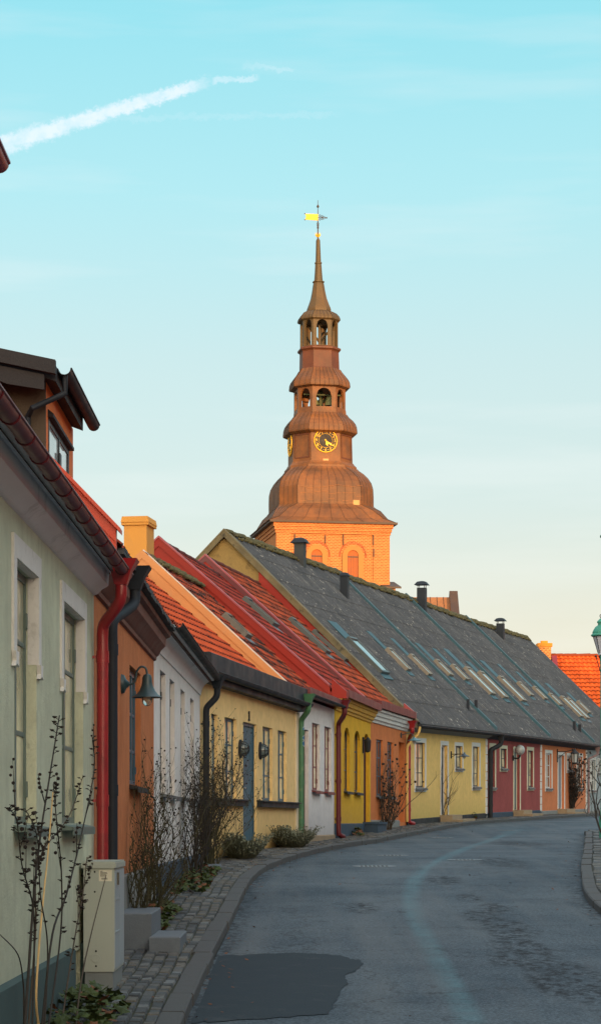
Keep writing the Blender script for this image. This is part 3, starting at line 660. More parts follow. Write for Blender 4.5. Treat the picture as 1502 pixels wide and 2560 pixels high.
shell(h, m_greenw, zt+.25, 3.6, h.z(5.0))
cornice(h, [(0,zt),(-.035,zt+.012),(-.07,zt+.05),(-.115,zt+.075),(-.125,zt+.085),(-.13,zt+.195),(-.15,zt+.2),(-.165,zt+.215),(-.17,zt+.235),(0,zt+.24)], m_corn)
gm_ = MB(); halfgutter(gm_, .0, h.L+.02, -.28, zt+.18, .052)
for i in range(int(h.L/.62)): x = .2+i*.62; gm_.tube([(x, -.28-.054*math.cos(a*math.pi/8), zt+.18-.055*math.sin(a*math.pi/8)) for a in range(9)], .006, 5)
h.part('gutter', gm_, m_dred, None, True)
h.part('soffit_board', MB().box(0, h.L, -.185, -.0, zt+.245, zt+.275), m_dark)
R0 = (-.2, h.z(2.22), 3.4, h.z(5.85)); slope(h, R0, .0, h.L, .24, .34, .022, .03, 6, m_tilea, 'roof', m0=0, m1=h.mB)
roof_shell(h, R0, 0, h.L, m_dark, 3.4, h.z(5.85), h.z(2.3), 0, h.mB)
# red sheeted party parapet rising up the roof slope at the far end
pz = lambda y: h.z(2.51)+1.04*(y+.2)
pp = MB(); pp.prism([(-.20, h.z(2.28)), (-.20, pz(-.2)), (3.2, pz(3.2)), (3.2, pz(3.2)-.6)], 'x', h.L-.12, h.L-.01)
pp.prism([(-.24, pz(-.24)-.01), (-.24, pz(-.24)+.03), (3.2, pz(3.2)+.03), (3.2, pz(3.2)-.01)], 'x', h.L-.17, h.L+.04)
pp.prism([(-.20, pz(-.2)-.13), (-.20, pz(-.2)-.11), (3.2, pz(3.2)-.11), (3.2, pz(3.2)-.13)], 'x', h.L-.135, h.L-.12)
h.part('party_parapet', pp, M('red_sheet', (196,72,48), .5, .12, 2, .05, spec=.4))
# pipes of the sage and terracotta houses
xp = h.at(257, 1800, -.085).x
downpipe(h, xp, h.at(303, 1420, -.26).x, -.26, h.at(303, 1400, -.26).z, G(18.2)-h.base, m_red, .05, label='glossy red downpipe with flared head')
# ---- terracotta house
h = o1; zt = h.z(2.0); Oo = ops(h, [(324.5,352,1661,1960)]); facade(h, m_orangew, Oo, zt, -.6)
window(h, Oo[0], m_bluef, m_glassd, bars=(.30,.62), mull=2, sill=1, sillmat=m_blackm)
plinth(h, m_greyp, h.z(-.53), .03); shell(h, m_orangew, zt+.3, 3.4, h.z(4.9))
cornice(h, [(0,zt-.05),(-.03,zt-.04),(-.035,zt+.0),(-.06,zt+.02),(-.09,zt+.08),(-.14,zt+.13),(-.15,zt+.22),(-.2,zt+.24),(-.21,zt+.28),(0,zt+.3)], m_brown)
sl = MB(); r = random.Random(2)
for i in range(int(h.L/.3)): x = i*.3; sl.box(x, x+.292, -.27+r.uniform(-.01,.01), -.02, zt+.29+r.uniform(0,.006), zt+.33); sl.box(x+.1, x+.38, -.255+r.uniform(-.01,.01), -.02, zt+.332, zt+.36)
h.part('slate_verge', sl, m_slate)
R1 = (-.2, zt+.37, 3.4, h.z(5.8)); slope(h, R1, 0, h.L, .24, .34, .022, .03, 6, m_tilea, 'roof', m0=h.mA, m1=h.mB); roof_shell(h, R1, 0, h.L, m_dark, 3.4, h.z(5.8), zt+.35, h.mA, h.mB)
downpipe(h, h.at(281, 1800, -.085).x, h.at(338, 1430, -.25).x, -.25, h.at(338, 1418, -.25).z, G(19.5)-h.base, m_black, .05, label='matt black downpipe')
# shed dormer set back on the terracotta roof
dor = empty('d'); bpy.data.objects.remove(dor)
dx0, dx1, dy, zf0, zf = .45, 2.72, .46, h.z(2.7), h.z(3.86)
a, b, c, d = dx0+.16, dx1-.42, h.z(2.98), h.z(3.58)
mbd = MB()
for (p0, p1, c0, c1) in ((dx0, a, zf0, zf), (b, dx1, zf0, zf), (a, b, d, zf), (a, b, zf0, c)): mbd.box(p0, p1, dy, dy+.12, c0, c1)
mbd.box(dx0+.02, dx1-.02, dy+.12, 2.2, zf0, zf-.01)
dor = h.part('dormer', mbd, M('dormer_orange', (226,118,54), .85, .08, 2, .2))
fr = MB()
for x in (a, (a+b)/2-.03, b-.055): fr.box(x, x+.055, dy-.006, dy+.03, c, d)
fr.box(a, b, dy-.003, dy+.028, c, c+.05).box(a, b, dy-.003, dy+.028, d-.05, d); fr.box((a+b)/2-.06, (a+b)/2+.06, dy-.02, dy-.007, c+.3, c+.42)
h.part('dormer_window', fr, m_dkf, dor); g = MB(); g.face([(a,dy+.006,c),(b,dy+.006,c),(b,dy+.006,d),(a,dy+.006,d)]); h.part('dormer_pane', g, glass('pale_glass', (170,180,182)), dor)
h.part('lintel_hood', MB().prism([(dy-.05, d+.0), (dy, d), (dy, d+.07), (dy-.05, d+.03)], 'x', a-.03, b+.05), m_blackm, dor)
h.part('dormer_cheek', MB().prism([(dy-.0, zf0), (dy-.0, zf), (3.0, zf+.3), (3.0, zf0+1.6)], 'x', dx0-.03, dx0), M('dark_cheek', (78,68,58), .85, .15, 1.2, .25), dor)
h.part('dormer_roof', MB().prism([(dy-.11, zf-.04), (dy-.11, zf+.10), (3.2, zf+.62), (3.2, zf+.48), (dy, zf)], 'x', dx0-.22, dx1-.12), m_blackm, dor)
vb = MB(); vb.prism([(dy-.12, zf+.12), (3.2, zf+.72), (3.2, zf+.60), (dy-.12, zf-.0)], 'x', dx0-.36, dx0-.28); vb.prism([(dy-.02, zf-.0), (3.2, zf+.56), (3.2, zf+.42), (dy+.42, zf-.03), (dy+.3, zf-.08), (dy-.02, zf-.13)], 'x', dx0-.32, dx0-.284)
h.part('verge_board', vb, M('slate_grey_board', (50,50,52), .8, .15, 3, .3), dor)
gt = MB(); halfgutter(gt, dx0-.1, dx1+.34, dy-.17, zf+.10, .06); h.part('dormer_gutter', gt, m_black, dor, True)
dp = MB(); xq = dx0-.30; dp.tube([(xq+.25, dy-.17, zf+.05), (xq+.25, dy-.17, zf-.11), (xq+.1, dy+.10, zf-.27), (xq+.2, dy+.15, zf-.33), (xq+.2, dy+.15, zf0-.1)], .027, 10)
h.part('dormer_downpipe', dp, m_black, dor, True)
# ---- first white house
h = w1; zt = h.z(2.11); Ow = ops(h, [(400.6,414.5,1676,1985),(424.6,438,1698,1988),(452,463,1722,1990),(476,487,1739,1993)])
zz0, zz1 = sum(o[2] for o in Ow)/4, sum(o[3] for o in Ow)/4; Ow = [(o[0], o[0]+.95, zz0, zz1, .08) for o in Ow]
facade(h, m_white1, Ow, zt, -.6)
for o in Ow: window(h, o, m_dkf, m_glass, bars=(.35,.68), mull=1, sill=1, sillmat=m_zinc)
plinth(h, m_blue, h.z(-.53), .035); shell(h, m_white1, zt+.25, 3.4, h.z(5.2))
cornice(h, [(0,zt)]+[(-.02-.2*(1-math.cos(a*math.pi/16)), zt+.24*math.sin(a*math.pi/16)) for a in range(9)]+[(-.24,zt+.245),(-.24,zt+.29),(0,zt+.3)], m_corn)
gg = MB(); halfgutter(gg, 0, h.L, -.29, zt+.30, .06); h.part('gutter', gg, m_blackm, None, True)
R2 = (-.2, zt+.32, 3.4, h.z(5.2)); slope(h, R2, 0, h.L, .24, .34, .022, .03, 6, m_tilea, 'roof', m0=h.mA, m1=h.mB); roof_shell(h, R2, 0, h.L, m_dark, 3.4, h.z(5.2), zt+.3, h.mA, h.mB)
# ---- soft yellow house
h = y1_; zt = h.z(2.34)
Oy = ops(h, [(528,544.5,1788,1981),(561.7,591.6,1794.4,1981),(656.5,681.4,1812.7,1983),(694.6,716.3,1820.8,1984),(608,641.7,1803.6,2101)])
zl = h.z(.42); Wd = sum(o[3] for o in Oy[:4])/4
Oy = [(o[0], o[1], zl, Wd, .085) for o in Oy[:4]] + [(Oy[4][0], Oy[4][1], h.z(-.40), Oy[4][3], .09)]
facade(h, m_yel1, Oy, zt, -.6)
for o in Oy[:4]: window(h, o, m_bluef, m_glassc, bars=(.34,.67), mull=1, sill=None)
door(h, Oy[4], m_bluef, m_doorb, m_steel)
dx0, dx1 = Oy[4][0], Oy[4][1]
for a, b in ((0.05, dx0), (dx1+.02, h.L-.45)):
    t = MB(); t.box(a, b, -.10, -.0, zl-.13, zl-.035); t.prism([(-.15, zl-.035), (-.15, zl-.015), (0, zl+.0), (0, zl-.035)], 'x', a-.03, b+.04); h.part('window_ledge', t, m_black)
h.part('corner_pilaster', MB().box(h.L-.42, h.L, -.04, -.002, -.5, zt-.02), M('cream_paint', (216,204,178), .85, .06, 3, .3))
shell(h, m_yel1, zt+.3, 3.4, h.z(5.3), gB=False)
fa = MB(); fa.box(0, h.L+.0, -.17, -.0, zt, zt+.16); fa.prism([(-.2, zt+.14), (-.2, zt+.48), (-.16, zt+.5), (-.0, zt+.5), (0, zt+.14)], 'x', -.0, h.L+.02)
h.part('fascia', fa, m_black); gg = MB(); halfgutter(gg, 0, h.L, -.26, zt+.16, .07); h.part('gutter', gg, m_black, None, True)
fl = MB(); fl.box(-.0, h.L, -.22, -.2, zt+.14, zt+.175); h.part('drip_flashing', fl, m_zinc)
h.part('eave_sheet', MB().box(0, h.L, -.19, .5, h.z(2.79), h.z(2.825)), m_black)
RA = (.40, h.z(2.85), 3.4, h.z(5.33)); slope(h, RA, 0, h.L, .24, .36, .026, .034, 6, m_tilea, 'roof', m0=h.mA, m1=h.mB, jit=.004); roof_shell(h, RA, 0, h.L, m_dark, 3.4, h.z(5.33), h.z(2.8), h.mA, h.mB)
nm = h.at(624, 1778, -.02)
n_ = MB(); n_.box(nm.x-.02, nm.x+.02, -.025, -.002, nm.z-.18, nm.z).box(nm.x-.06, nm.x+.06, -.025, -.002, nm.z-.18, nm.z-.155).prism([(nm.x-.06, nm.z-.05), (nm.x-.02, nm.z), (nm.x-.02, nm.z-.035)], 'y', -.025, -.002)
h.part('house_number', n_, m_blackm)
xp = h.at(508, 1900, -.09).x; downpipe(h, max(.08, xp), h.at(543, 1700, -.27).x, -.27, h.at(543, 1690, -.27).z, G(36.5)-h.base, m_black, .055, label='black downpipe with wide head behind the rose bush')
def verge(h, R, m, mat, name='roof_verge', y0=None, w=.14, up=.07, x=0., under=.12, dx=-.03, side=None):
    """flashing board following the slope at the low x end"""
    ya, za, yb, zb = R; y0 = ya-.02 if y0 is None else y0; sl_ = (zb-za)/(yb-ya); f = lambda y: za + sl_*(y-ya)
    mb = MB(); pr = [(y0, f(y0)-under), (y0, f(y0)+up), (yb, zb+up), (yb+ (yb-y0)*.55, zb+up-sl_*(yb-y0)*.55), (yb+(yb-y0)*.55, zb-under-sl_*(yb-y0)*.55), (yb, zb-under)]
    A = [mb.pt((x+dx+m*y, y, z)) for y, z in pr]; B = [mb.pt((x+dx+w+m*y, y, z)) for y, z in pr]; n = len(pr)
    for k in range(n): mb.f.append([A[k], A[(k+1) % n], B[(k+1) % n], B[k]])
    mb.f.append(A[::-1]); mb.f.append(B); return h.part(name, mb, mat)
def ridge(h, R, x0, x1, mat, name='ridge', r=.11, seg=.4, m0=0, m1=0, lump=.01, sd=1):
    mb = MB(); y, z = R[2], R[3]; xa, xb = x0+m0*y, x1+m1*y; n = max(2, int((xb-xa)/seg)); rr = random.Random(sd); n_ = 8
    for i in range(n):
        a, b = xa+(xb-xa)*i/n, xa+(xb-xa)*(i+1)/n+.03; q = r*rr.uniform(.95, 1.08); dz = rr.uniform(-lump, lump)
        rings = []
        for (xx, q2) in ((a, q*.94), (b, q*1.06)): rings.append([mb.pt((xx, y-math.cos(math.pi*k/n_)*q2*1.15, z-.05+dz+math.sin(math.pi*k/n_)*q2)) for k in range(n_+1)])
        for k in range(n_): mb.f.append([rings[0][k], rings[0][k+1], rings[1][k+1], rings[1][k]])
        mb.f.append(rings[0]); mb.f.append(rings[1][::-1])
    return h.part(name, mb, mat)
def mossridge(h, R, x0, x1, sd, dens=26):
    mb = MB(); rr = random.Random(sd); y, z = R[2], R[3]
    for i in range(int((x1-x0)*dens)):
        x = rr.uniform(x0, x1); r_ = rr.uniform(.03, .10); t = rr.uniform(-.30, .12); sl_ = (R[3]-R[1])/(R[2]-R[0])
        yy = y+t; z_ = z+.05-abs(t)*sl_*.8; mb.lathe([(r_*.9, z_-.03), (r_, z_+.0), (r_*.6, z_+r_*.45), (.005, z_+r_*.6)], (x, yy, 0), 5)
    o = h.part('ridge_moss', mb, m_moss); o['kind'] = 'stuff'; return o
ridge(y1_, RA, 0, y1_.L, m_tilea, m0=y1_.mA, m1=y1_.mB)
def gprof(h, R, zb=-.5, d=.02):
    ya, za, yb, zb_ = R; s_ = (zb_-za)/(yb-ya); z0 = za - s_*ya
    return [(.02, zb), (.02, z0-d), (yb, zb_-d), (2*yb, z0-d), (2*yb, zb)]
# ---- narrow white house
h = w2; zt = h.z(2.67); O = ops(h, [(780,799,1807,1976),(811,827.7,1814,1976),(748,771,1820,2096)])
t_, b_ = (O[0][3]+O[1][3])/2, (O[0][2]+O[1][2])/2; O = [(O[0][0], O[0][1], b_, t_, .085), (O[1][0], O[1][1], b_, t_, .085), (max(.15, O[2][0]), O[2][1], h.z(-.36), O[2][3], .12)]
facade(h, m_white1, O, zt, -.6)
for o in O[:2]: window(h, o, m_redf, m_glassc, bars=(.35,.67), mull=1, sill=1, sillmat=m_redf)
door(h, O[2], m_redf, m_doorm, m_brass)
plinth(h, m_beige, h.z(-.30), .03, x0=O[2][1]+.02)
RB = (.2, h.z(2.84), 3.4, h.z(5.78)); shell(h, m_orcap, 0, 0, 0, gA=False, gB=False) if False else None
gable(h, 0, gprof(h, RB, d=-.0), m_orcap, .14, 'gable_wall', h.mA)
slope(h, RB, .1, h.L, .24, .34, .026, .034, 6, m_tileb, 'roof', m0=h.mA, m1=h.mB, seed=4, jit=.006); roof_shell(h, RB, .12, h.L, m_dark, 3.4, h.z(5.78), h.z(2.8), h.mA, h.mB)
vo = verge(h, RB, h.mA, m_orcap, 'parapet', w=.18, up=.08, under=.1, dx=-.02); verge(h, RB, h.mA, m_whcap, 'capping', w=.05, up=.11, under=-.06, dx=.13)
mossridge(h, RB, .2, h.L, 3, 50); ridge(h, RB, .1, h.L, m_tileb, m0=h.mA, m1=h.mB)
ev = MB()
for i in range(int(h.L/.11)): x = i*.11+.02; ev.box(x, x+.085, -.26, -.20, h.z(2.71), h.z(2.87)+.004*(i%3))
ev.box(0, h.L, -.235, -.0, h.z(2.73), h.z(2.85)); ev.prism([(-.235, h.z(2.82)), (-.235, h.z(2.86)), (.26, h.z(2.93)), (.26, h.z(2.82))], 'x', .1, h.L); h.part('brick_eave', ev, m_dred); gg = MB(); halfgutter(gg, 0, h.L, -.3, h.z(2.72), .045); h.part('gutter', gg, m_black, None, True)
pg = downpipe(h, h.at(753, 1900, -.09).x, h.at(771, 1740, -.28).x, -.28, h.at(771, 1735, -.28).z, G(46.5)-h.base, M('green_metal', (74,118,88), .5, .2, 3, .1, dirt=(120,140,104), dirtamt=.6), .058, label='worn green downpipe with round blue stickers')
m_stk = M('blue_sticker', (40,110,150), .5, .05); m_stw = M('white_sticker', (200,212,214), .5, .05)
xs_ = h.at(753, 1900, -.09).x; s1, s2 = MB(), MB()
for py, r_ in ((1822, .05), (1843, .04), (1857, .05)):
    zq = h.at(753, py, -.15).z
    s1.prism([(xs_-.075+.0, 0)], 'y', 0, 0) if False else None
    for (mm, rr_, e) in ((s2, r_, .001), (s1, r_*.72, .0025)):
        # curved to the pipe: patch facing the street and down the road
        for a in range(6):
            for b in range(6):
                A0, A1 = -2.5+a*.3, -2.5+(a+1)*.3
                def q(A, t): return (xs_+math.cos(A)*(.0585+e), -.093+math.sin(A)*(.0585+e), zq+t)
                cx_ = (a+.5-3)/3; cz_ = (b+.5-3)/3
                if cx_*cx_+cz_*cz_ < 1: mm.face([q(A0, (b-3)/3*rr_*1.3), q(A1, (b-3)/3*rr_*1.3), q(A1, (b-2)/3*rr_*1.3), q(A0, (b-2)/3*rr_*1.3)])
h.part('sticker', s2, m_stw, pg); h.part('sticker', s1, m_stk, pg)
# ---- ochre house
h = y2_; zt = h.z(2.66); O = ops(h, [(859.7,874,1817,1978),(885,900,1824,1978),(908.4,926,1831,2057)])
t_ = sum(o[3] for o in O[:2])/2; b_ = (O[0][2]+O[1][2])/2
O = [(O[0][0], O[0][1], b_, t_, .1), (O[1][0], O[1][1], b_, t_, .1), (O[2][0], min(h.L-.25, O[2][1]), O[2][2], t_, .14)]
facade(h, m_yel2, O, zt, -.6)
for o in O:
    a, b, c, d, D = o; xm, rr_ = (a+b)/2, (b-a)/2; ar = .32
    mb = MB(); mb.prism([(a, d), (a, d-ar)]+[(xm-rr_*math.cos(math.pi*i/12), d-ar+ar*math.sin(math.pi*i/12)) for i in range(1, 12)]+[(b, d-ar), (b, d)], 'y', .001, D-.03); h.part('arch', mb, m_yel2)
for o in O[:2]: window(h, o, m_dkf, m_glassd, bars=(.33,.66), mull=1, sill=1, sillmat=m_black, hinge=False)
door(h, O[2], m_doorm, m_doorm, m_brass); plinth(h, m_blue, h.z(-.04), .05, x1=O[2][0]-.05)
h.part('door_step', MB().box(O[2][0]-.15, O[2][1]+.5, -.4, -.0, -.3, h.z(-.06)).box(O[2][0]-.18, O[2][1]+.53, -.43, 0, h.z(-.06), h.z(-.0)), m_blue)
RC = (.12, h.z(3.15), 4.25, h.z(6.76)); gable(h, 0, gprof(h, RC, d=-.0), m_redcap, .14, 'gable_wall', h.mA)
slope(h, RC, .1, h.L, .24, .34, .026, .034, 6, m_tilec, 'roof', m0=h.mA, m1=h.mB, seed=5, jit=.006); roof_shell(h, RC, .12, h.L, m_dark, 4.25, h.z(6.76), h.z(3.0), h.mA, h.mB)
verge(h, RC, h.mA, m_redcap, 'parapet', w=.2, up=.09, under=.12, dx=-.03); verge(h, RC, h.mA, m_pinkcap, 'capping', w=.24, up=.13, under=-.08, dx=-.05)
ridge(h, RC, .1, h.L, m_tilec, m0=h.mA, m1=h.mB); 
m_ycorn = M('ochre_cornice', (206,158,60), .8, .08, 2, .2)
cornice(h, [(0,zt),(-.04,zt+.01),(-.05,zt+.06),(-.09,zt+.08),(-.1,zt+.14),(-.14,zt+.16),(-.16,zt+.24),(-.2,zt+.26),(-.2,zt+.33),(0,zt+.34)], m_ycorn, smooth=False)
def redeave(h, z0, z1, x0=0, x1=None):
    ev = MB(); x1 = h.L if x1 is None else x1
    for i in range(int((x1-x0)/.12)): x = x0+i*.12+.01; ev.box(x, x+.09, -.31, -.24, z0, z1+.004*(i%3))
    ev.box(x0, x1, -.26, -.0, z0+.02, z1-.01); ev.prism([(-.26, z1-.03), (-.26, z1), (.2, z1+.06), (.2, z1-.03)], 'x', x0, x1); h.part('corrugated_eave', ev, m_dred)
redeave(h, h.z(2.98), h.z(3.16), .35)
h.part('flashing', MB().prism([(-.3, h.z(2.93)), (-.3, h.z(3.1)), (.05, h.z(3.40)), (.05, h.z(2.95))], 'x', -.04, .3), m_redcap)
downpipe(h, max(.07, h.at(841, 1900, -.09).x), h.at(861, 1760, -.3).x, -.3, h.at(861, 1750, -.3).z, G(51.8)-h.base, m_dred, .06, toe=.22, label='dark red downpipe with a kicked out foot')
# ---- salmon house
h = o2; zt = h.z(2.69); O = ops(h, [(940,956.5,1848,1989),(967.7,982.4,1853,1990),(996.5,1010.6,1854,2054)])
t_ = (O[0][3]+O[1][3])/2; b_ = (O[0][2]+O[1][2])/2; O = [(O[0][0], O[0][1], b_, t_, .085), (O[1][0], O[1][1], b_, t_, .085), (O[2][0], min(h.L-.12, O[2][1]), h.z(.0), O[2][3], .3)]
facade(h, m_or2, O, zt, -.6)
for o in O[:2]: window(h, o, m_bluef, m_glassd, bars=(.35,.68), mull=1, sill=1, sillmat=m_zinc, hinge=False)
door(h, O[2], m_dark, m_doordk, m_brass); plinth(h, m_greyp, h.z(.05), .035, x1=O[2][0]-.03)
RD = (.08, h.z(3.20), 4.55, h.z(7.22)); gable(h, 0, gprof(h, RD, d=-.0), m_redcap, .14, 'gable_wall', h.mA)
slope(h, RD, .1, h.L, .24, .34, .026, .034, 6, m_tiled, 'roof', m0=h.mA, m1=h.mB, seed=6, jit=.008); roof_shell(h, RD, .12, h.L, m_dark, 4.55, h.z(7.22), h.z(3.1), h.mA, h.mB)
verge(h, RD, h.mA, m_dred, 'parapet', w=.16, up=.08, under=.1, dx=-.02); verge(h, RD, h.mA, m_pinkcap, 'capping', w=.17, up=.11, under=-.06, dx=-.03); ridge(h, RD, .1, h.L, m_tiled, m0=h.mA, m1=h.mB)
cornice(h, [(0,zt),(-.04,zt+.01),(-.05,zt+.07),(-.1,zt+.09),(-.11,zt+.17),(-.15,zt+.19),(-.17,zt+.28),(-.22,zt+.30),(-.22,zt+.36),(0,zt+.37)], m_whitep, smooth=False)
redeave(h, h.z(3.07), h.z(3.27))
h.part('flashing', MB().prism([(-.3, h.z(3.0)), (-.3, h.z(3.25)), (.05, h.z(3.55)), (.05, h.z(3.0))], 'x', h.L-.18, h.L+.03), m_red)
# ---- grey roofed houses
def greyroof(h, first=False, w=5.58, zr0=None):
    ze = h.z(2.95 if first else 2.95); 
    return None
ZE0, ZR0, ZT0 = 2.95, 8.84, 2.83
def zat(h, z0): # height relative to the wall top at the party line, follows the shear
    return h.z(wall0[h.root.name] + (z0-ZT0))
wall0 = {y3_.root.name: 2.83, r1.root.name: 3.08, o3.root.name: 3.24, gr.root.name: 3.40}
RG = {}
for h, seed in ((y3_,1),(r1,2),(o3,3),(gr,4)):
    W = 5.58; R = (-.38, h.z(wall0[h.root.name]+.10), W, h.z(wall0[h.root.name] + (6.02 if h is y3_ else 5.98))); RG[h.root.name] = R
    last = h is gr
    x1 = h.L if not last else h.L-1.5
    ro = slope(h, R, .0, x1, .19, 1.12, .028, .018, 6, m_eter, 'roof', 'sine', seed, m0=h.mA, m1=h.mB if not last else 0)
    roof_shell(h, R, 0, x1, m_dark, W, R[3], R[1], h.mA, h.mB if not last else 0)
    mossridge(h, R, .1, x1, seed, 34); ridge(h, R, .0, x1, m_moss, m0=h.mA, m1=h.mB if not last else 0, r=.13, lump=.03, sd=seed)
    gg = MB(); halfgutter(gg, .0, x1, -.42, R[1]-.05, .055); h.part('gutter', gg, m_black, None, True)
    gl = MB(); gl.box(0, x1, -.484, -.476, R[1]-.05, R[1]-.035); h.part('gutter_rim', gl, m_zinc)
    if h is not y3_: verge(h, R, h.mA, m_tealm, 'roof_flashing', w=.24, up=.17, under=.02, dx=-.12, y0=-.36)
def gzt(h): return h.z(wall0[h.root.name])
SB = {}
def ghouse(h, wmat, wins, dr, smalls, pm, ztplinth, fm, gm_, sm, surr, doorm, soff):
    zt = gzt(h); O = ops(h, wins, .085); D_ = ops(h, [dr], .14)[0]; S_ = ops(h, smalls, .085)
    zb_ = sum(o[2] for o in O)/len(O); zt_ = sum(o[3] for o in O)/len(O); O = [(o[0], o[1], zb_, zt_, .085) for o in O]
    S_ = [(o[0], o[1], o[2], zt_-.02, .085) for o in S_]
    facade(h, wmat, O+[D_]+S_, zt, -.6)
    for o in O: window(h, o, fm, gm_, bars=(.33,.66), mull=1, sill=1, sillmat=m_zinc, hinge=False); surround(h, o, surr, .14, .02)
    for o in S_: window(h, o, fm, gm_, bars=(.5,), mull=1, sill=1, sillmat=m_zinc, hinge=False); surround(h, o, surr, .12, .02)
    door(h, D_, surr, doorm, m_brass, style='raised'); mb = MB(); a, b, c, d = D_[:4]; mb.box(a-.14, a, -.02, .0, c, d+.14).box(b, b+.14, -.02, 0, c, d+.14).box(a, b, -.02, 0, d, d+.14); h.part('door_surround', mb, surr)
    plinth(h, pm, ztplinth, .03, gaps=[(a-.14, b+.14)])
    st = MB(); st.box(a-.25, b+.35, -.42, -.0, -.4, c); st.box(a-.2, b+.9, -.75, -.42, -.4, c-.14); h.part('door_step', st, m_beige)
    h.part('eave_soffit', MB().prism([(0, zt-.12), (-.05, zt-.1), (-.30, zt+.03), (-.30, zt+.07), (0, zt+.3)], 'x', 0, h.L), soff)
    return O, D_, S_
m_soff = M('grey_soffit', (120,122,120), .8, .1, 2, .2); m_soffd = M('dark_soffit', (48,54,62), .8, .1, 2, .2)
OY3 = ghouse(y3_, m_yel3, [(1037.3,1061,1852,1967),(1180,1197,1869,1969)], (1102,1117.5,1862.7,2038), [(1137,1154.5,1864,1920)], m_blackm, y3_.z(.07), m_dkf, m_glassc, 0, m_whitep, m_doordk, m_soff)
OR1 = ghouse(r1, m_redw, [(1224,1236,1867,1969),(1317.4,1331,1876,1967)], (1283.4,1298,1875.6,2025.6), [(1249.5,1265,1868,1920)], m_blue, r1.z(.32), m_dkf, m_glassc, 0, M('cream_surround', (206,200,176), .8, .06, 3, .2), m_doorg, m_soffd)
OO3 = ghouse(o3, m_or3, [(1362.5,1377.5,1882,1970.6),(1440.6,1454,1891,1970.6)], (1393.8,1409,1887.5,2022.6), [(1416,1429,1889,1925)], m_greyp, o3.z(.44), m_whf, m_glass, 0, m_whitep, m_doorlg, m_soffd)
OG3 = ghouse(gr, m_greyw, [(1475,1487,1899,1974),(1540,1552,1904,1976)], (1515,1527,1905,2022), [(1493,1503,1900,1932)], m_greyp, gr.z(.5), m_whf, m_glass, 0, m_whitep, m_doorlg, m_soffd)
# quoins
def quoin(h, x0, w, zt):
    mb = MB(); z = -.2; i = 0
    while z < zt-.1: mb.box(x0, x0+w, -.03, -.001, z+.01, min(z+.29, zt-.02)); z += .305
    h.part('quoin', mb, m_whitep)
quoin(y3_, y3_.L-.30, .30, gzt(y3_)-.12); quoin(r1, r1.L-.3, .3, gzt(r1)-.12); quoin(o3, o3.L-.3, .3, gzt(o3)-.12)
for h in (y3_, r1, o3, gr):
    R = RG[h.root.name]
    gable(h, 0, gprof(h, R, d=.06), m_tan, .14, 'gable_wall', h.mA)
h = y3_; R = RG[h.root.name]
verge(h, R, h.mA, m_timber, 'bargeboard', w=.05, up=.06, under=.17, dx=-.19, y0=-.36); verge(h, R, h.mA, m_timber, 'verge_tiles', w=.32, up=.08, under=-.02, dx=-.2, y0=-.36)
# red flashing under the bargeboard where the lower tiled roof meets the gable
s_ = (R[3]-R[1])/(R[2]-R[0]); fz = lambda y: R[1]+s_*(y-R[0]); dz_ = o2.base-h.base
rd = lambda y: RD[1]+(RD[3]-RD[1])/(RD[2]-RD[0])*(y-RD[0]) + dz_
gable(h, -.13, [(-.25, rd(-.2)-.3), (4.5, rd(4.5)-.2), (4.5, fz(4.5)-.12), (-.25, fz(-.25)-.1)], m_redcap, .12, 'red_flashing', h.mA)
h.part('gable_vent', MB().box(-.05, 0, 5.2, 5.5, h.z(7.45), h.z(7.6)), m_whitep)
gable(gr, gr.L-1.6, gprof(gr, RG[gr.root.name], d=.06), m_greyw, .14, 'gable_wall', 0)
verge(gr, RG[gr.root.name], 0, m_tealm, 'roof_flashing', w=.12, up=.07, under=.15, dx=0, y0=-.36, x=gr.L-1.5)
h = y3_; downpipe(h, h.at(1021, 1900, -.09).x, h.at(1036, 1808, -.43).x, -.36, h.at(1036, 1802, -.4).z, G(65)-h.base, m_red, .06, toe=.25, label='red downpipe with bright red head at the salmon house corner')
yb = MB(); xq = h.at(1037, 1850, -.3).x; zq = h.at(1037, 1825, -.3).z
yb.tube(smoothpath([(xq+.12, -.42, zq+.1), (xq+.12, -.36, zq-.12), (xq+.05, -.15, zq-.35), (xq-.02, -.06, zq-.5)])+[Vector((xq-.02, -.06, .1))], .04, 10); h.part('downpipe', yb, m_yel3, None, True)['label'] = 'yellow painted downpipe behind the red one'
h = r1; downpipe(h, .1, .45, -.42, gzt(h)+.02, G(77)-h.base, m_blackm, .08, label='thick black downpipe between yellow and wine red walls')
h = o3; downpipe(gr, .05, .45, -.42, gzt(gr)+.0, G(98)-gr.base, M('pinkish_metal', (136,112,112), .5, .1), .05)
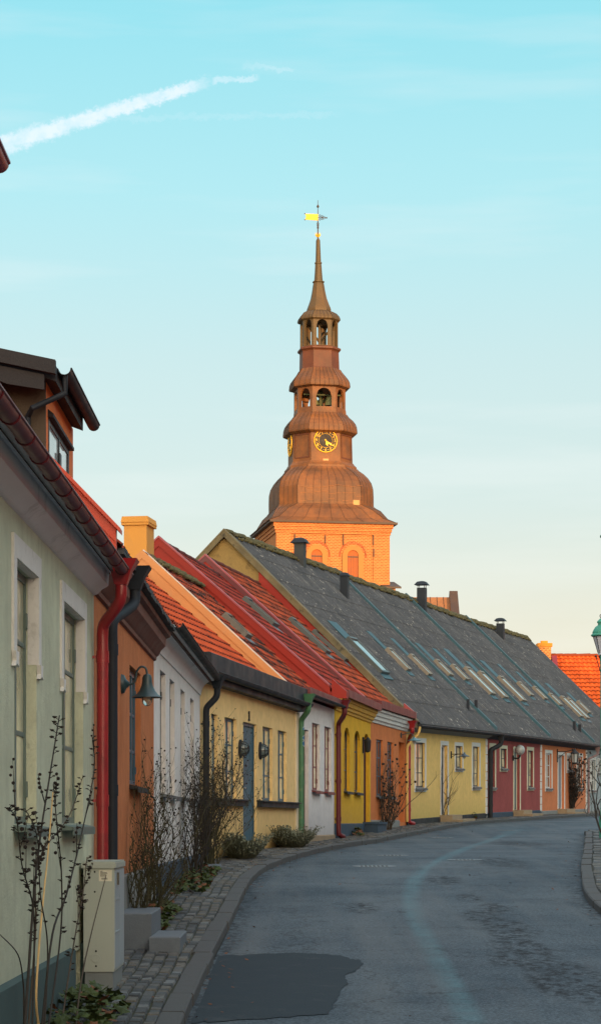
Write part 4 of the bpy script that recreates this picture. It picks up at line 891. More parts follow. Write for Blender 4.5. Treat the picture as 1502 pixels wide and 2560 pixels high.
# ---- taller neighbour at the very left edge: only its gutter end is in the photo
hn = House('corner_house', 'taller house at the left edge, only the end of its red gutter in view', Vector((-1.8, -4)), Vector((-1.8, 10.36)), 0, group='terraced houses along the street')
h = hn; zt = h.z(2.9); facade(h, m_greyw, [(4,5,1.0,2.4,.1),(8,9,1.0,2.4,.1),(12,13,1.0,2.4,.1)], zt, -.6)
for o in [(4,5,1.0,2.4,.1),(8,9,1.0,2.4,.1),(12,13,1.0,2.4,.1)]: window(h, o, m_whf, m_glassd, bars=(.5,), sill=1, sillmat=m_zinc)
shell(h, m_greyw, zt, 3.5, zt+2.9); Rn = (-.2, zt+.1, 3.5, zt+3.0); slope(h, Rn, 0, h.L, .24, .34, .022, .03, 4, m_tilea, 'roof'); roof_shell(h, Rn, 0, h.L, m_dark, 3.5, zt+3.0, zt+.1)
gx = Vector((9.7+4, 0, 0)); zg_ = h.z(2.957); gg = MB(); halfgutter(gg, 0, gx.x, -.449, zg_, .045); gg.tube([(gx.x-.03, -.449, zg_-.0), (gx.x-.0, -.449, zg_-.0)], .03, 10); h.part('gutter', gg, m_red, None, True)
h.part('soffit_board', MB().box(0, gx.x-.35, -.4, 0, zt+.02, zt+.08), m_dark)
# ================================================================ ROOF THINGS (parts of their houses)
def skylight(h, R, top, bot, wm, frm, gl, apron=0., rise=.15, label=None):
    wm *= 1.2; apron *= .75
    a = h.roofhit(*top, R); b = h.roofhit(*bot, R); ya, za, yb, zb = R; S = math.hypot(yb-ya, zb-za); dy, dz = (yb-ya)/S, (zb-za)/S
    x = (a.x+b.x)/2; sa = (b.y-ya)/dy; sb = (a.y-ya)/dy     # along slope: low .. high
    if abs(a.x-b.x) > .01: x = (a.x+b.x)/2
    def P(xx, s_, hh): return (xx, ya+dy*s_-dz*hh, za+dz*s_+dy*hh)
    def bx(mb, x0, x1, s0, s1, h0, h1):
        i = [mb.pt(P(*q)) for q in ((x0,s0,h0),(x1,s0,h0),(x1,s1,h0),(x0,s1,h0),(x0,s0,h1),(x1,s0,h1),(x1,s1,h1),(x0,s1,h1))]
        for q in ((0,3,2,1),(4,5,6,7),(0,1,5,4),(1,2,6,5),(2,3,7,6),(3,0,4,7)): mb.f.append([i[k] for k in q])
    f = MB(); t = .085; w = wm/2
    bx(f, x-w, x-w+t, sa, sb, -.03, rise); bx(f, x+w-t, x+w, sa, sb, -.03, rise); bx(f, x-w+t, x+w-t, sa, sa+t, -.03, rise-.01); bx(f, x-w+t, x+w-t, sb-t, sb, -.03, rise+.02)
    o = h.part('skylight', f, frm); g = MB(); bx(g, x-w+t, x+w-t, sa+t, sb-t, rise-.035, rise-.02); h.part('pane', g, gl, o)
    if label: o['label'] = label
    s_ = MB(); bx(s_, x-w-.05, x+w+.05, sa-.22, sa, .03, .05); h.part('skirt_flashing', s_, m_tealm if apron else m_zinc, o)
    if apron: s_ = MB(); bx(s_, x-w, x+w, sb, sb+apron, .035, .055); h.part('apron_flashing', s_, m_tealm, o)
    return o
m_alu = M('skylight_frame', (128,118,104), .5, .1, 4, .05, spec=.4); m_dkal = M('dark_skylight_frame', (70,76,76), .45, .1, 4, .05, spec=.5); m_skyg = glass('skylight_glass', (120,134,136), .04)
skylight(y3_, RG[y3_.root.name], (872,1602), (958,1688), .9, m_dkal, m_skyg, 1.1); skylight(y3_, RG[y3_.root.name], (966,1628), (1016,1680), .5, m_alu, m_skyg, 1.2); skylight(y3_, RG[y3_.root.name], (1021,1643), (1070,1692), .5, m_alu, m_skyg, 1.2)
for hh_, L_ in ((r1, [((1086,1656),(1122,1693),.55,1.3),((1127,1668),(1162,1704),.55,1.3),((1160,1674),(1228,1740),.75,1.5),((1192,1684),(1263,1749),.75,.9)]),
                (o3, [((1242,1696),(1308,1757),.8,1.4),((1291,1710),(1325,1743),.6,1.6),((1328,1721),(1362,1752),.6,1.4)]),
                (gr, [((1367,1738),(1400,1767),.6,1.3),((1397,1745),(1452,1796),.7,1.3),((1413,1750),(1467,1800),.7,0),((1439,1757),(1470,1786),.6,.9)])):
    for t_, b_, wm, ap in L_: skylight(hh_, RG[hh_.root.name], t_, b_, wm, m_alu, m_skyg, ap)
skylight(y2_, RC, (592,1495), (700,1578), .75, m_dkal, m_skyg); skylight(o2, RD, (727,1556), (812,1636), .6, m_dkal, m_skyg); skylight(o2, RD, (780,1584), (864,1658), .6, m_dkal, m_skyg)
skylight(w2, RB, (556,1545), (618,1600), .55, M('rusted_frame', (110,104,96), .7, .3, 6, .2), m_glassd, label='old rusty skylight with cracked glass')
def flue(h, R, px, yt, yb, wpx, wc, hc, kind):
    c = h.roofhit(px, yb, R); W = h.world((c.x, c.y, c.z)); s_ = F/W.y; r_ = wpx/s_/2; H_ = (yb-yt)/s_; mb = MB()
    mb.box(c.x-r_, c.x+r_, c.y-r_, c.y+r_, c.z-.8, c.z+H_)
    o = h.part('flue', mb, m_black if kind != 'rust' else M('sooty_metal', (62,64,64), .7, .25, 3, .3))
    if wc:
        rc = wc/s_/2; hz = hc/s_; z0 = c.z+H_ + (.12 if kind == 'open' else .0); t = MB()
        b = [(-rc,-rc),(rc,-rc),(rc,rc),(-rc,rc)]; k2 = .62
        i0 = [t.pt((c.x+x, c.y+y, z0)) for x, y in b]; i1 = [t.pt((c.x+x*k2, c.y+y*k2, z0+hz*.8)) for x, y in b]; i2 = [t.pt((c.x+x*.2, c.y+y*.2, z0+hz)) for x, y in b]
        for k in range(4): t.f += [[i0[k], i0[(k+1)%4], i1[(k+1)%4], i1[k]], [i1[k], i1[(k+1)%4], i2[(k+1)%4], i2[k]]]
        t.f += [i0[::-1], i2]
        if kind == 'open':
            for x in (-.8,.8):
                for y in (-.8,.8): t.box(c.x+x*r_-.012, c.x+x*r_+.012, c.y+y*r_-.012, c.y+y*r_+.012, c.z+H_-.01, z0+.01)
        if kind == 'rust': t.tube([(c.x, c.y, c.z+H_-.01), (c.x, c.y, z0+.05)], r_*.5, 10)
        h.part('flue_cap', t, m_black, o)
    return o
RY, RR, RO, RZ = [RG[q.root.name] for q in (y3_, r1, o3, gr)]
flue(y3_, RY, 750, 1358, 1410, 25, 41, 14, 'rust'); flue(y3_, RY, 861, 1440, 1492, 19, 25, 9, 'cap'); flue(r1, RR, 1054, 1470, 1522, 21, 33, 10, 'open'); flue(o3, RO, 1250, 1559, 1600, 18, 28, 8, 'open')
flue(y3_, RY, 1169, 1748, 1776, 7, 0, 0, 'x'); flue(r1, RR, 1189, 1750, 1779, 7, 0, 0, 'x'); flue(o3, RO, 1434.5, 1803, 1828, 7, 0, 0, 'x'); flue(gr, RZ, 1448, 1811, 1832, 7, 0, 0, 'x')
# yellow chimney on the first tiled roofs
h = w2; c = h.hit(348, 1383, (0, 3.9, 0), (0, 1, 0)); W = h.world((c.x, c.y, c.z)); s_ = F/W.y; hw = 29/s_; ht = (1383-1318)/s_
cb_ = MB().box(c.x-.36, c.x+.36, c.y-hw, c.y+hw, c.z-1.6, c.z+ht); ch = h.part('chimney', cb_, m_chim)
ca_ = MB(); ca_.box(c.x-.4, c.x+.4, c.y-hw-.05, c.y+hw+.05, c.z+ht, c.z+ht+.06); q = hw+.06
ca_.prism([(c.y-q, c.z+ht+.06), (c.y+q, c.z+ht+.06), (c.y+q-.03, c.z+ht+.19), (c.y-q+.03, c.z+ht+.19)], 'x', c.x-.42, c.x+.42); ca_.box(c.x-.12, c.x+.12, c.y-.1, c.y+.1, c.z+ht+.19, c.z+ht+.22); h.part('chimney_cap', ca_, m_chim, ch)
# ================================================================ CHURCH TOWER
th10 = RAD(10); uu = Vector((math.cos(th10), math.sin(th10))); nn_ = Vector((-uu.y, uu.x)); TC = Vector((1.95, 192.8))
TA = TC - uu*5 - nn_*5
T = House('church_tower', 'tall brick church tower with stepped copper spire, gilded clock and weather vane', TA, TA+uu*10, cat='church tower', base=ZC+.6)
def tz(y, d=192.8): return (HZ-y)/F*d - .6           # photo row on the tower axis -> local height
m_brick = brickmat('orange_brick', (152,72,26), (184,98,40), (194,136,80), .36, .14, .03)
def copper(name, a, b_, seams=True):
    m, N, L, b = base_mat(name); tc = N.new('ShaderNodeTexCoord').outputs['Object']
    n1 = noise(N, L, tc, .5, 6, .65); n2 = noise(N, L, mapping(N, L, tc, (2, 2, .3)), 1.5, 5, .7)
    col = mixc(N, L, rng(N, L, n1.outputs[0], .35, .7), lin(a), lin(b_)); col = mixc(N, L, rng(N, L, n2.outputs[0], .5, .75, 0, .6), col, lin((84,62,40)))
    L.new(col, b.inputs['Base Color']); b.inputs['Roughness'].default_value = .6; b.inputs['Metallic'].default_value = .0; b.inputs['Specular IOR Level'].default_value = .4
    n3 = noise(N, L, tc, 7, 3); bump(N, L, b, n3.outputs[0], .2, .03); return m
m_cop = copper('brown_copper', (88,54,26), (132,80,34)); m_cog = copper('green_brown_copper', (70,58,30), (94,68,32))
m_lead = M('dark_copper_trim', (74,56,44), .6, .2, 1, .1); m_copd = copper('dark_copper', (80,42,24), (104,56,30)); m_gold = M('gilding', (255,190,48), .5, .08, 3, 0)
zb0, ze0 = -.6, (HZ-1303)/F*187 - .6
CXo, CYo = 4.86, 5.0
body = MB(); body.box(0, 10, 0, 10, zb0, ze0-.1)
wall = T.part('wall', body, m_brick)
pil = MB()
for a, b in ((-.02, 1.3), (8.55, 10.02)): pil.box(a, b, -.12, 0, zb0, ze0-1.0); 
pil.box(-.1, 10.1, -.18, 10.1, ze0-1.0, ze0-.75); pil.box(-.18, 10.18, -.28, 10.2, ze0-.75, ze0-.45); pil.box(-.28, 10.28, -.38, 10.3, ze0-.45, ze0-.1); T.part('brick_trim', pil, m_brick)
def twin(xl, xr, yt, sl_, sr, st):
    p = T.at(xl, yt, -.1); q = T.at(xr, yt, -.1); a, b, zt_ = p.x, q.x, p.z; r_ = (b-a)/2; xm = (a+b)/2; w = .45
    def arch(x0, x1, zt_, z0): rr_ = (x1-x0)/2; return [(x0, z0), (x0, zt_-rr_)]+[((x0+x1)/2-rr_*math.cos(math.pi*i/12), zt_-rr_+rr_*math.sin(math.pi*i/12)) for i in range(1, 12)]+[(x1, zt_-rr_), (x1, z0)]
    z0 = zt_-4.2; mb = MB(); out, inn = arch(xm-r_-w, xm+r_+w, zt_+w*.9, z0), arch(a, b, zt_, z0)
    A = [[mb.pt((x, y, z)) for x, z in pr] for pr, y in ((out, -.16), (inn, -.16), (inn, .02), (out, .02))]
    for i in range(3):
        for k in range(len(out)-1): mb.f.append([A[i][k], A[i][k+1], A[i+1][k+1], A[i+1][k]])
    o = T.part('window', mb, M('lime_surround', (180,116,60), .85, .08, 1, .2))
    T.part('shutter', MB().prism(inn, 'y', -.05, -.01), M('shutter_wood', (166,88,42), .8, .15, 2, .3), o)
    s_ = MB()
    for k in range(7): x = a+(b-a)*(k+.5)/7; s_.box(x-.012, x+.012, -.06, -.045, z0, zt_-r_*.9)
    s_.box(a, b, -.07, -.045, zt_-r_-.15, zt_-r_-.05).box(a, b, -.07, -.045, zt_-2.6, zt_-2.5); T.part('shutter_battens', s_, m_lead, o)
    d_ = MB()   # brick relieving arch
    for k in range(21): ang = math.pi*k/20; rr_ = r_+w+.22; d_.box(xm-rr_*math.cos(ang)-.05, xm-rr_*math.cos(ang)+.05, -.03, 0, zt_-r_+rr_*math.sin(ang)-.12, zt_-r_+rr_*math.sin(ang)+.12)
    T.part('brick_arch', d_, M('dark_brick', (150,78,48), .9, .1, 2, .2), o)
twin(777.5, 805, 1373, 0, 0, 0); twin(868, 895.5, 1375, 0, 0, 0)
an = MB()
for px, y0, y1 in ((737,1335,1348),(813,1337,1358),(858,1336,1362),(933,1336,1362),(934,1372,1392)):
    p = T.at(px, y0, -.15); q = T.at(px, y1, -.15); an.box(p.x-.04, p.x+.04, -.17, -.11, q.z, p.z)
T.part('wall_anchor', an, m_lead)
sd_ = MB()
for y in (4.2, 6.4): sd_.box(-.06, 0.02, y-.3, y+.3, ze0-4.4, ze0-2.2)
T.part('side_opening', sd_, m_lead)
p = T.at(955, 1460, -1); q = T.at(988, 1460, -1)
bt = MB(); bt.box(p.x+.3, q.x, -1.0, 1.5, zb0, p.z-.3); T.part('buttress', bt, m_brick); T.part('buttress_cap', MB().prism([(-1.35, p.z-.4), (1.6, p.z+.35), (1.6, p.z+.5), (-1.35, p.z-.25)], 'x', p.x-.0, q.x+.45), m_lead)
bl = MB(); bl.box(.8, 9.6, -.25, 0, zb0, T.at(850, 1452, -.2).z); T.part('brick_offset', bl, m_brick)
LEAN = -.0098
def octa(rings, name, mat, parent=None, cap=True, seams=0, sm=False):
    """rings: (apothem, half flat, z) - eight sided copper skin"""
    mb = MB(); RR = []
    for a, hf, z in rings:
        hf = max(hf, .001); ox = CXo + LEAN*(z-25.5); c = [(-hf,-a),(hf,-a),(a,-hf),(a,hf),(hf,a),(-hf,a),(-a,hf),(-a,-hf)]
        RR.append([mb.pt((ox+x, CYo+y, z)) for x, y in c])
    for i in range(len(RR)-1):
        for k in range(8): mb.f.append([RR[i][k], RR[i][(k+1) % 8], RR[i+1][(k+1) % 8], RR[i+1][k]])
    if cap: mb.f.append(RR[0][::-1]); mb.f.append(RR[-1])
    o = T.part(name, mb, mat, parent)
    if seams:
        sm_ = MB()
        for k in range(8):
            n = seams if k % 2 == 0 else max(2, int(seams*.6))
            for q in range(0, n+1):
                pts = []
                for i in range(len(RR)): A, B = sm_pt(mb, RR[i][k]), sm_pt(mb, RR[i][(k+1) % 8]); pts.append(A.lerp(B, q/n))
                ext = [p + (p - Vector((CXo+LEAN*(p.z-25.5), CYo, p.z))).normalized()*.02 for p in pts]
                sm_.tube(ext, .017, 4)
        T.part('standing_seam', sm_, m_lead, o)
    return o
def sm_pt(mb, i): return Vector(mb.v[i])
Z = tz
# eaves
ev = MB(); q = .62
ev.box(-q, 10+q, -q, 10+q, ze0-.12, ze0+.06); T.part('eaves', ev, m_lead)
sk = [(5.6,5.55,ze0+.05),(5.1,4.6,ze0+.45),(4.65,3.7,Z(1290)),(4.35,3.15,Z(1282)),(4.2,2.82,Z(1276)),(4.2,2.82,Z(1250)),(4.17,2.8,Z(1232)),(4.05,2.7,Z(1218)),(3.8,2.5,Z(1205)),(3.45,2.2,Z(1193)),(3.1,1.85,Z(1184)),(3.0,1.7,Z(1179))]
octa(sk, 'dome', m_cop, seams=8)
octa([(2.98,1.62,Z(1180)),(2.98,1.6,Z(1174)),(2.8,1.42,Z(1168)),(2.74,1.35,Z(1164))], 'moulding', m_cop)
octa([(2.68,1.3,Z(1166)),(2.64,1.28,Z(1088))], 'clock_stage', m_cop)
fp = MB()   # raised framing panels of the clock stage
for k in range(8):
    pass
octa([(2.72,1.32,Z(1095)),(3.05,1.55,Z(1090)),(3.07,1.56,Z(1087)),(3.02,1.52,Z(1074)),(2.92,1.45,Z(1066)),(2.7,1.32,Z(1057)),(2.4,1.18,Z(1049)),(2.22,1.08,Z(1041))], 'roof', m_cop, seams=7)
def pt8(a, hf, k): return [(-hf,-a),(hf,-a),(a,-hf),(a,hf),(hf,a),(-hf,a),(-a,hf),(-a,-hf)][k % 8]
def openstage(a, hf, z0, z1, zo0, zo1, wf, name, mat, th=.22):
    """open lantern stage: eight faces, each with a real arched opening"""
    mb = MB()
    for k in range(8):
        ox = CXo + LEAN*((z0+z1)/2-25.5); P = Vector(pt8(a, hf, k)); Q = Vector(pt8(a, hf, k+1)); d = Q-P; L_ = d.length; d /= L_; n = Vector((-d.y, d.x))
        w = L_*wf; x0, x1 = (L_-w)/2, (L_+w)/2; r_ = w/2; zr_ = zo1-r_*1.05
        def W(x, dd, z): v = P + d*x + n*dd; return (ox+v.x, CYo+v.y, z)
        ar = [((x0+x1)/2-r_*math.cos(math.pi*i/10)*(1 if i in (0,10) else (.94 if i in (1,9) else 1)), zr_+r_*1.05*math.sin(math.pi*i/10)) for i in range(11)]
        top = [(0 + L_*i/10, z1) for i in range(11)]
        F_, Bk = [], []
        for dd, acc in ((0, F_), (th, Bk)):
            A = [mb.pt(W(x, dd, z)) for x, z in ar]; B = [mb.pt(W(x, dd, z)) for x, z in top]
            for i in range(10): mb.f.append([A[i], A[i+1], B[i+1], B[i]])
            l0, l1, l2 = mb.pt(W(0, dd, z0)), mb.pt(W(x0, dd, z0)), mb.pt(W(x0, dd, zo0)); r0, r1_, r2 = mb.pt(W(L_, dd, z0)), mb.pt(W(x1, dd, z0)), mb.pt(W(x1, dd, zo0))
            mb.f.append([l0, l1, l2, A[0], B[0]]); mb.f.append([r0, B[10], A[10], r2, r1_]); mb.f.append([l1, r1_, r2, l2]); acc += [l2]+A+[r2]
        for i in range(len(F_)-1): mb.f.append([F_[i], F_[i+1], Bk[i+1], Bk[i]])
        mb.f.append([F_[-1], F_[0], Bk[0], Bk[-1]])
    return T.part(name, mb, mat)
def stagetrim(a, hf, z, h, e, mat): return octa([(a+.02,hf+.01,z-h/2),(a+e,hf+e*.5,z-h*.3),(a+e,hf+e*.5,z+h*.3),(a+.02,hf+.01,z+h/2)], 'moulding', mat)
octa([(2.2,1.07,Z(1042)),(2.16,1.05,Z(1030))], 'stage_base', m_cop)
openstage(2.14, 1.05, Z(1032), Z(974), Z(1027), Z(981), .66, 'bell_stage', m_cop)
bl_ = MB()
for dx, dy in ((-.75,-.9),(.55,-.9),(0,.8)):
    z_ = Z(1003); bl_.lathe([(.36,z_-.55),(.33,z_-.35),(.24,z_),(.2,z_+.2),(.05,z_+.28)], (CXo+dx, CYo+dy, 0), 12)
T.part('bell', bl_, M('bell_bronze', (110,112,72), .5, .1, 2, .05), None, True)
ax = MB(); ax.box(CXo-.16, CXo+.16, CYo-.16, CYo+.16, Z(1034), Z(970)); ax.box(CXo-1.7, CXo+1.7, CYo-.95, CYo-.8, Z(994), Z(991)); ax.tube([(CXo-1.4, CYo, Z(1030)), (CXo+1.3, CYo, Z(985))], .12, 6); T.part('bell_frame', ax, M('bell_frame_wood', (78,84,58), .8, .15, 2, .2))
octa([(2.16,1.06,Z(978)),(2.5,1.25,Z(975)),(2.52,1.26,Z(972)),(2.48,1.22,Z(962)),(2.38,1.15,Z(955)),(2.15,1.05,Z(946)),(1.88,.92,Z(936)),(1.72,.84,Z(928))], 'roof', m_cop, seams=6)
octa([(1.70,.83,Z(929)),(1.66,.82,Z(926)),(1.62,.8,Z(885)),(1.66,.82,Z(883)),(1.80,.9,Z(880)),(1.80,.9,Z(876)),(1.62,.8,Z(873))], 'panelled_stage', m_copd)
openstage(1.57, .80, Z(874), Z(804), Z(871.5), Z(808), .62, 'lantern_stage', m_cog)
ax = MB(); ax.box(CXo-.13-.1, CXo+.13-.1, CYo-.13, CYo+.13, Z(875), Z(800)); ax.tube([(CXo-.1, CYo, Z(858)), (CXo+.9, CYo-.2, Z(820))], .1, 6); ax.tube([(CXo-.1, CYo, Z(858)), (CXo-1.1, CYo-.2, Z(820))], .1, 6); T.part('spire_mast', ax, m_cog)
octa([(1.62,.82,Z(808)),(1.76,.88,Z(805)),(1.76,.88,Z(802)),(1.68,.84,Z(796)),(1.45,.72,Z(788)),(1.15,.58,Z(783)),(1.0,.5,Z(781))], 'roof', m_cog, seams=5)
octa([(1.02,.5,Z(782)),(1.02,.5,Z(777)),(.98,.48,Z(772)),(.82,.4,Z(760)),(.68,.33,Z(748)),(.56,.27,Z(731)),(.46,.22,Z(712)),(.42,.2,Z(708)),(.5,.25,Z(707)),(.5,.25,Z(705)),(.36,.17,Z(704)),(.30,.14,Z(680)),(.26,.12,Z(661)),(.30,.14,Z(660)),(.30,.14,Z(657)),(.23,.11,Z(656)),(.2,.09,Z(630)),(.17,.08,Z(602)),(.1,.05,Z(598)),(.03,.01,Z(595))], 'spire', m_cog)
# finial and vane
ox = CXo+LEAN*(Z(560)-25.5); vn = MB(); vn.tube([(ox, CYo, Z(598)), (ox, CYo, Z(501))], [.06, .02], 6)
for y, r_ in ((590,.1),(570,.1),(568,.07),(517,.12),(514,.07)): vn.ball((ox, CYo, Z(y)), r_, 8)
v = T.part('finial_rod', vn, m_lead)
cr_ = MB()
for k in range(6): a = k*math.pi/3; cr_.prism([(-.09,Z(592)),(.09,Z(592)),(.09,Z(588)),(.0,Z(583)),(-.09,Z(588))], 'y', -.01, .01) if False else cr_.tube([(ox+.05*math.cos(a), CYo+.05*math.sin(a), Z(593)), (ox+.2*math.cos(a), CYo+.2*math.sin(a), Z(589)), (ox+.22*math.cos(a), CYo+.22*math.sin(a), Z(583))], [.05,.05,.01], 5)
T.part('crown', cr_, m_gold)
fl_ = MB(); k_ = 1/28.0
X = lambda px: ox + (px-797)*k_
fl_.prism([(X(798),Z(536)),(X(765),Z(537)),(X(767),Z(543)),(X(765),Z(551)),(X(798),Z(552))], 'y', CYo-.03, CYo+.03)
T.part('vane_flag', fl_, m_gold)
or_ = MB()
for cx_, cz_, r_ in ((804,544,.13),(808,541,.08),(808,547,.08),(812,544,.12),(802,539,.07),(802,549,.07),(797,560,.1),(797,565,.08)): or_.tube([(X(cx_)+r_*math.cos(a*math.pi/5), CYo, Z(cz_)+r_*math.sin(a*math.pi/5)) for a in range(11)], .022, 4)
or_.tube([(X(797),CYo,Z(544)),(X(819),CYo,Z(544))], .03, 5); or_.ball((X(819),CYo,Z(544)), .08, 6); or_.tube([(X(765),CYo,Z(537)),(X(763),CYo,Z(536))], .05, 4); or_.tube([(X(765),CYo,Z(551)),(X(763),CYo,Z(552))], .05, 4)
T.part('vane_ornament', or_, m_lead)
# clocks
def text_verts(txt, size):
    c = bpy.data.curves.new('t', 'FONT'); c.body = txt; c.size = size; c.extrude = .02; c.align_x = 'CENTER'; c.align_y = 'CENTER'; c.resolution_u = 2
    o = bpy.data.objects.new('t', c); COL.objects.link(o); dg = bpy.context.evaluated_depsgraph_get(); me = o.evaluated_get(dg).to_mesh()
    V = [v.co.copy() for v in me.vertices]; Fc = [list(p.vertices) for p in me.polygons]; o.evaluated_get(dg).to_mesh_clear(); bpy.data.objects.remove(o); bpy.data.curves.remove(c); return V, Fc
def clock(cx_, cy_, cz_, ang, lab, R_=1.04):
    Mx = Matrix.Translation((cx_, cy_, cz_)) @ Matrix.Rotation(ang, 4, 'Z')
    d = MB(Mx); d.lathe([(R_-.05, 0), (R_-.05, -.05)], n=40, axis='y'); o = T.part('clock_dial', d, M('dial_black', (34,26,22), .6, .1, 2, 0)); o['label'] = lab
    g = MB(Mx)
    for r_, w in ((R_-.03, .042), (R_-.42, .012)): g.tube([(r_*math.cos(a*math.pi/24), -.07, r_*math.sin(a*math.pi/24)) for a in range(49)], w, 6)
    for i in range(1, 13):
        a = math.pi/2 - i*math.pi/6; V, Fc = text_verts(str(i), .36)
        base = len(g.v)
        for v_ in V: g.v.append(Mx @ Vector((math.cos(a)*(R_-.22)+v_.x*1.05, -.075-v_.z, math.sin(a)*(R_-.22)+v_.y)))
        g.f += [[base+q for q in f] for f in Fc]
        a2 = a-math.pi/12; g.box(math.cos(a2)*(R_-.22)-.022, math.cos(a2)*(R_-.22)+.022, -.08, -.06, math.sin(a2)*(R_-.22)-.022, math.sin(a2)*(R_-.22)+.022)
    T.part('clock_numerals', g, m_gold, o)
    hd = MB(Mx)
    for ang_, L_, w in ((math.pi/2-math.radians(126), .82, .05), (math.pi/2-math.radians(160), .52, .07)):
        dx, dz = math.cos(ang_), math.sin(ang_); px_, pz_ = -dz, dx
        pts = [(-.12,w*.5),(.35*L_,w*.7),(.62*L_,w*1.9),(.72*L_,w*1.0),(L_,w*.2),(L_,-w*.2),(.72*L_,-w*1.0),(.62*L_,-w*1.9),(.35*L_,-w*.7),(-.12,-w*.5)]
        hd.prism([(dx*s_+px_*t, dz*s_+pz_*t) for s_, t in pts], 'y', -.12, -.10)
    hd.ball((0, -.1, 0), .07, 8); T.part('clock_hands', hd, m_gold, o)
zc_ = Z(1114.8); lx = CXo + LEAN*(zc_-25.5)
clock(lx, CYo-2.66, zc_, 0, 'front clock dial with gilded numerals'); clock(lx-2.66, CYo, zc_, -math.pi/2, 'side clock dial turned to the left')
pn = MB()
for a, hf, k in ((2.67,1.29,1),(2.67,1.29,7)):
    P = Vector(pt8(a, hf, k)); Q = Vector(pt8(a, hf, k+1)); d = (Q-P)
    for t0, t1, z0, z1 in ((.1,.13,Z(1155),Z(1098)),(.87,.9,Z(1155),Z(1098)),(.1,.9,Z(1156),Z(1153)),(.1,.9,Z(1099),Z(1096))):
        n = Vector((d.y, -d.x)).normalized()*.04; A, B = P+d*t0, P+d*t1; i = [pn.pt((lx+v.x, CYo+v.y, z)) for v, z in ((A,z0),(B,z0),(B,z1),(A,z1),(A+n,z0),(B+n,z0),(B+n,z1),(A+n,z1))]
        for q_ in ((0,3,2,1),(4,5,6,7),(0,1,5,4),(1,2,6,5),(2,3,7,6),(3,0,4,7)): pn.f.append([i[k2] for k2 in q_])
    T.part('panel_frame', pn, m_copd); pn = MB()
# repair sheet, hatches and board joints on the dome
pat = T.at(890.5, 1260, .72); T.part('repair_sheet', MB().box(pat.x-.27, pat.x+.27, .76, .80, pat.z-.3, pat.z+.35), M('pale_sheet', (190,140,84), .6, .05))
for px, py, w, hh in ((814,1150,.25,.22),(812,1161,.35,.12)):
    c = T.at(px, py, 2.3); T.part('repair_sheet', MB().box(c.x-w, c.x+w, 2.26 if py < 1155 else 2.1, 2.31, c.z-hh/2, c.z+hh/2), M('pale_sheet2', (206,150,100), .6, .05))
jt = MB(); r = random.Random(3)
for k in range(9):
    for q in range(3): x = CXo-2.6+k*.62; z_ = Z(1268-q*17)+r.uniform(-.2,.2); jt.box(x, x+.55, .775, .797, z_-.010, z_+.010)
T.part('sheet_joints', jt, M('pale_joint', (156,98,50), .6, .1), None)  # joints in a paler copper tone than the dome
# nave roof to the right of the tower
nv = tag(empty('church_nave', (0,0,0)), 'copper clad roof end of the church peeping over the grey roofs right of the tower', 'church')
a = ray(1020, 1497, 205); b = ray(1124, 1497, 205); zlo = a.z-5
mb = MB(); mb.prism([(a.y-4.5, zlo-8), (a.y-4.5, zlo+.5), (a.y, a.z), (a.y+4.5, zlo+.5), (a.y+4.5, zlo-8)], 'x', a.x-4, b.x); mb.build('wall', m_brick, nv)
mb = MB(); mb.prism([(a.y-4.9, zlo+.25), (a.y, a.z+.15), (a.y+4.9, zlo+.25), (a.y+4.9, zlo+.0), (a.y, a.z-.1), (a.y-4.9, zlo)], 'x', a.x-4.1, b.x+.02); rf_ = mb.build('roof', copper('nave_copper', (140,92,50), (156,102,56)), nv)
mb = MB()
for i in range(12): x = a.x-3.5+i*.62; mb.tube([(x, a.y-4.9, zlo+.27), (x, a.y, a.z+.17)], .03, 4)
mb.build('standing_seam', m_lead, rf_)
mb = MB(); mb.prism([(a.y-5.0, zlo-8), (a.y-5.0, zlo+.9), (a.y, a.z+.6), (a.y+5, zlo+.9), (a.y+5, zlo-8)], 'x', b.x, b.x+.65); mb.build('gable_parapet', m_brick, nv)
mb = MB(); mb.prism([(a.y-5.1, zlo+.85), (a.y-5.1, zlo+1.0), (a.y, a.z+.75), (a.y+5.1, zlo+1.0), (a.y+5.1, zlo+.85), (a.y, a.z+.6)], 'x', b.x-.06, b.x+.72); mb.build('coping', m_lead, nv)
# ================================================================ ORANGE ROOFED HOUSE BEYOND THE BEND
D_ = 132.; a = ray(1330, 1636, D_); FH = House('brick_house', 'house with bright orange pantile roof and brick chimney beyond the bend', Vector((ray(1280,1640,D_).x, D_-6)), Vector((a.x+26, D_-6+.8)), cat='house')
zr = FH.z((HZ-1638)/F*D_); zw = zr-6.6; mb = MB(); mb.prism([(0,-.6),(0,zw),(6,zr-.2),(12,zw),(12,-.6)], 'x', 0, FH.L); FH.part('wall', mb, brickmat('red_brick', (176,96,66), (190,110,74), (200,180,160)))
RF = (-.4, zw+.1, 6, zr); slope(FH, RF, -.2, FH.L+.2, .27, .36, .05, .07, 6, m_tilef, 'roof', seed=9, jit=.006); roof_shell(FH, RF, -.2, FH.L+.2, m_dark, 6, zr, zw); ridge(FH, RF, -.2, FH.L+.2, m_tilef, r=.16, seg=.42, lump=.004)
gg = MB(); halfgutter(gg, 0, FH.L, -.5, zw-.02, .07); FH.part('gutter', gg, m_black)
for i in range(4):
    x = 9+i*4.2; o = (x, x+1.1, .9, 2.3, 0); t = MB(); t.box(x, x+1.1, -.06, -.01, .9, 2.3); w_ = FH.part('window', t, m_whf); FH.part('pane', MB().box(x+.08, x+1.02, -.075, -.06, 1.0, 2.2), m_glassd, w_)
c = FH.at(1359, 1640, 5.4); r_ = 16/F*D_; cz1 = FH.at(1359, 1609, 5.4).z; cz0 = FH.at(1359, 1662, 5.4).z
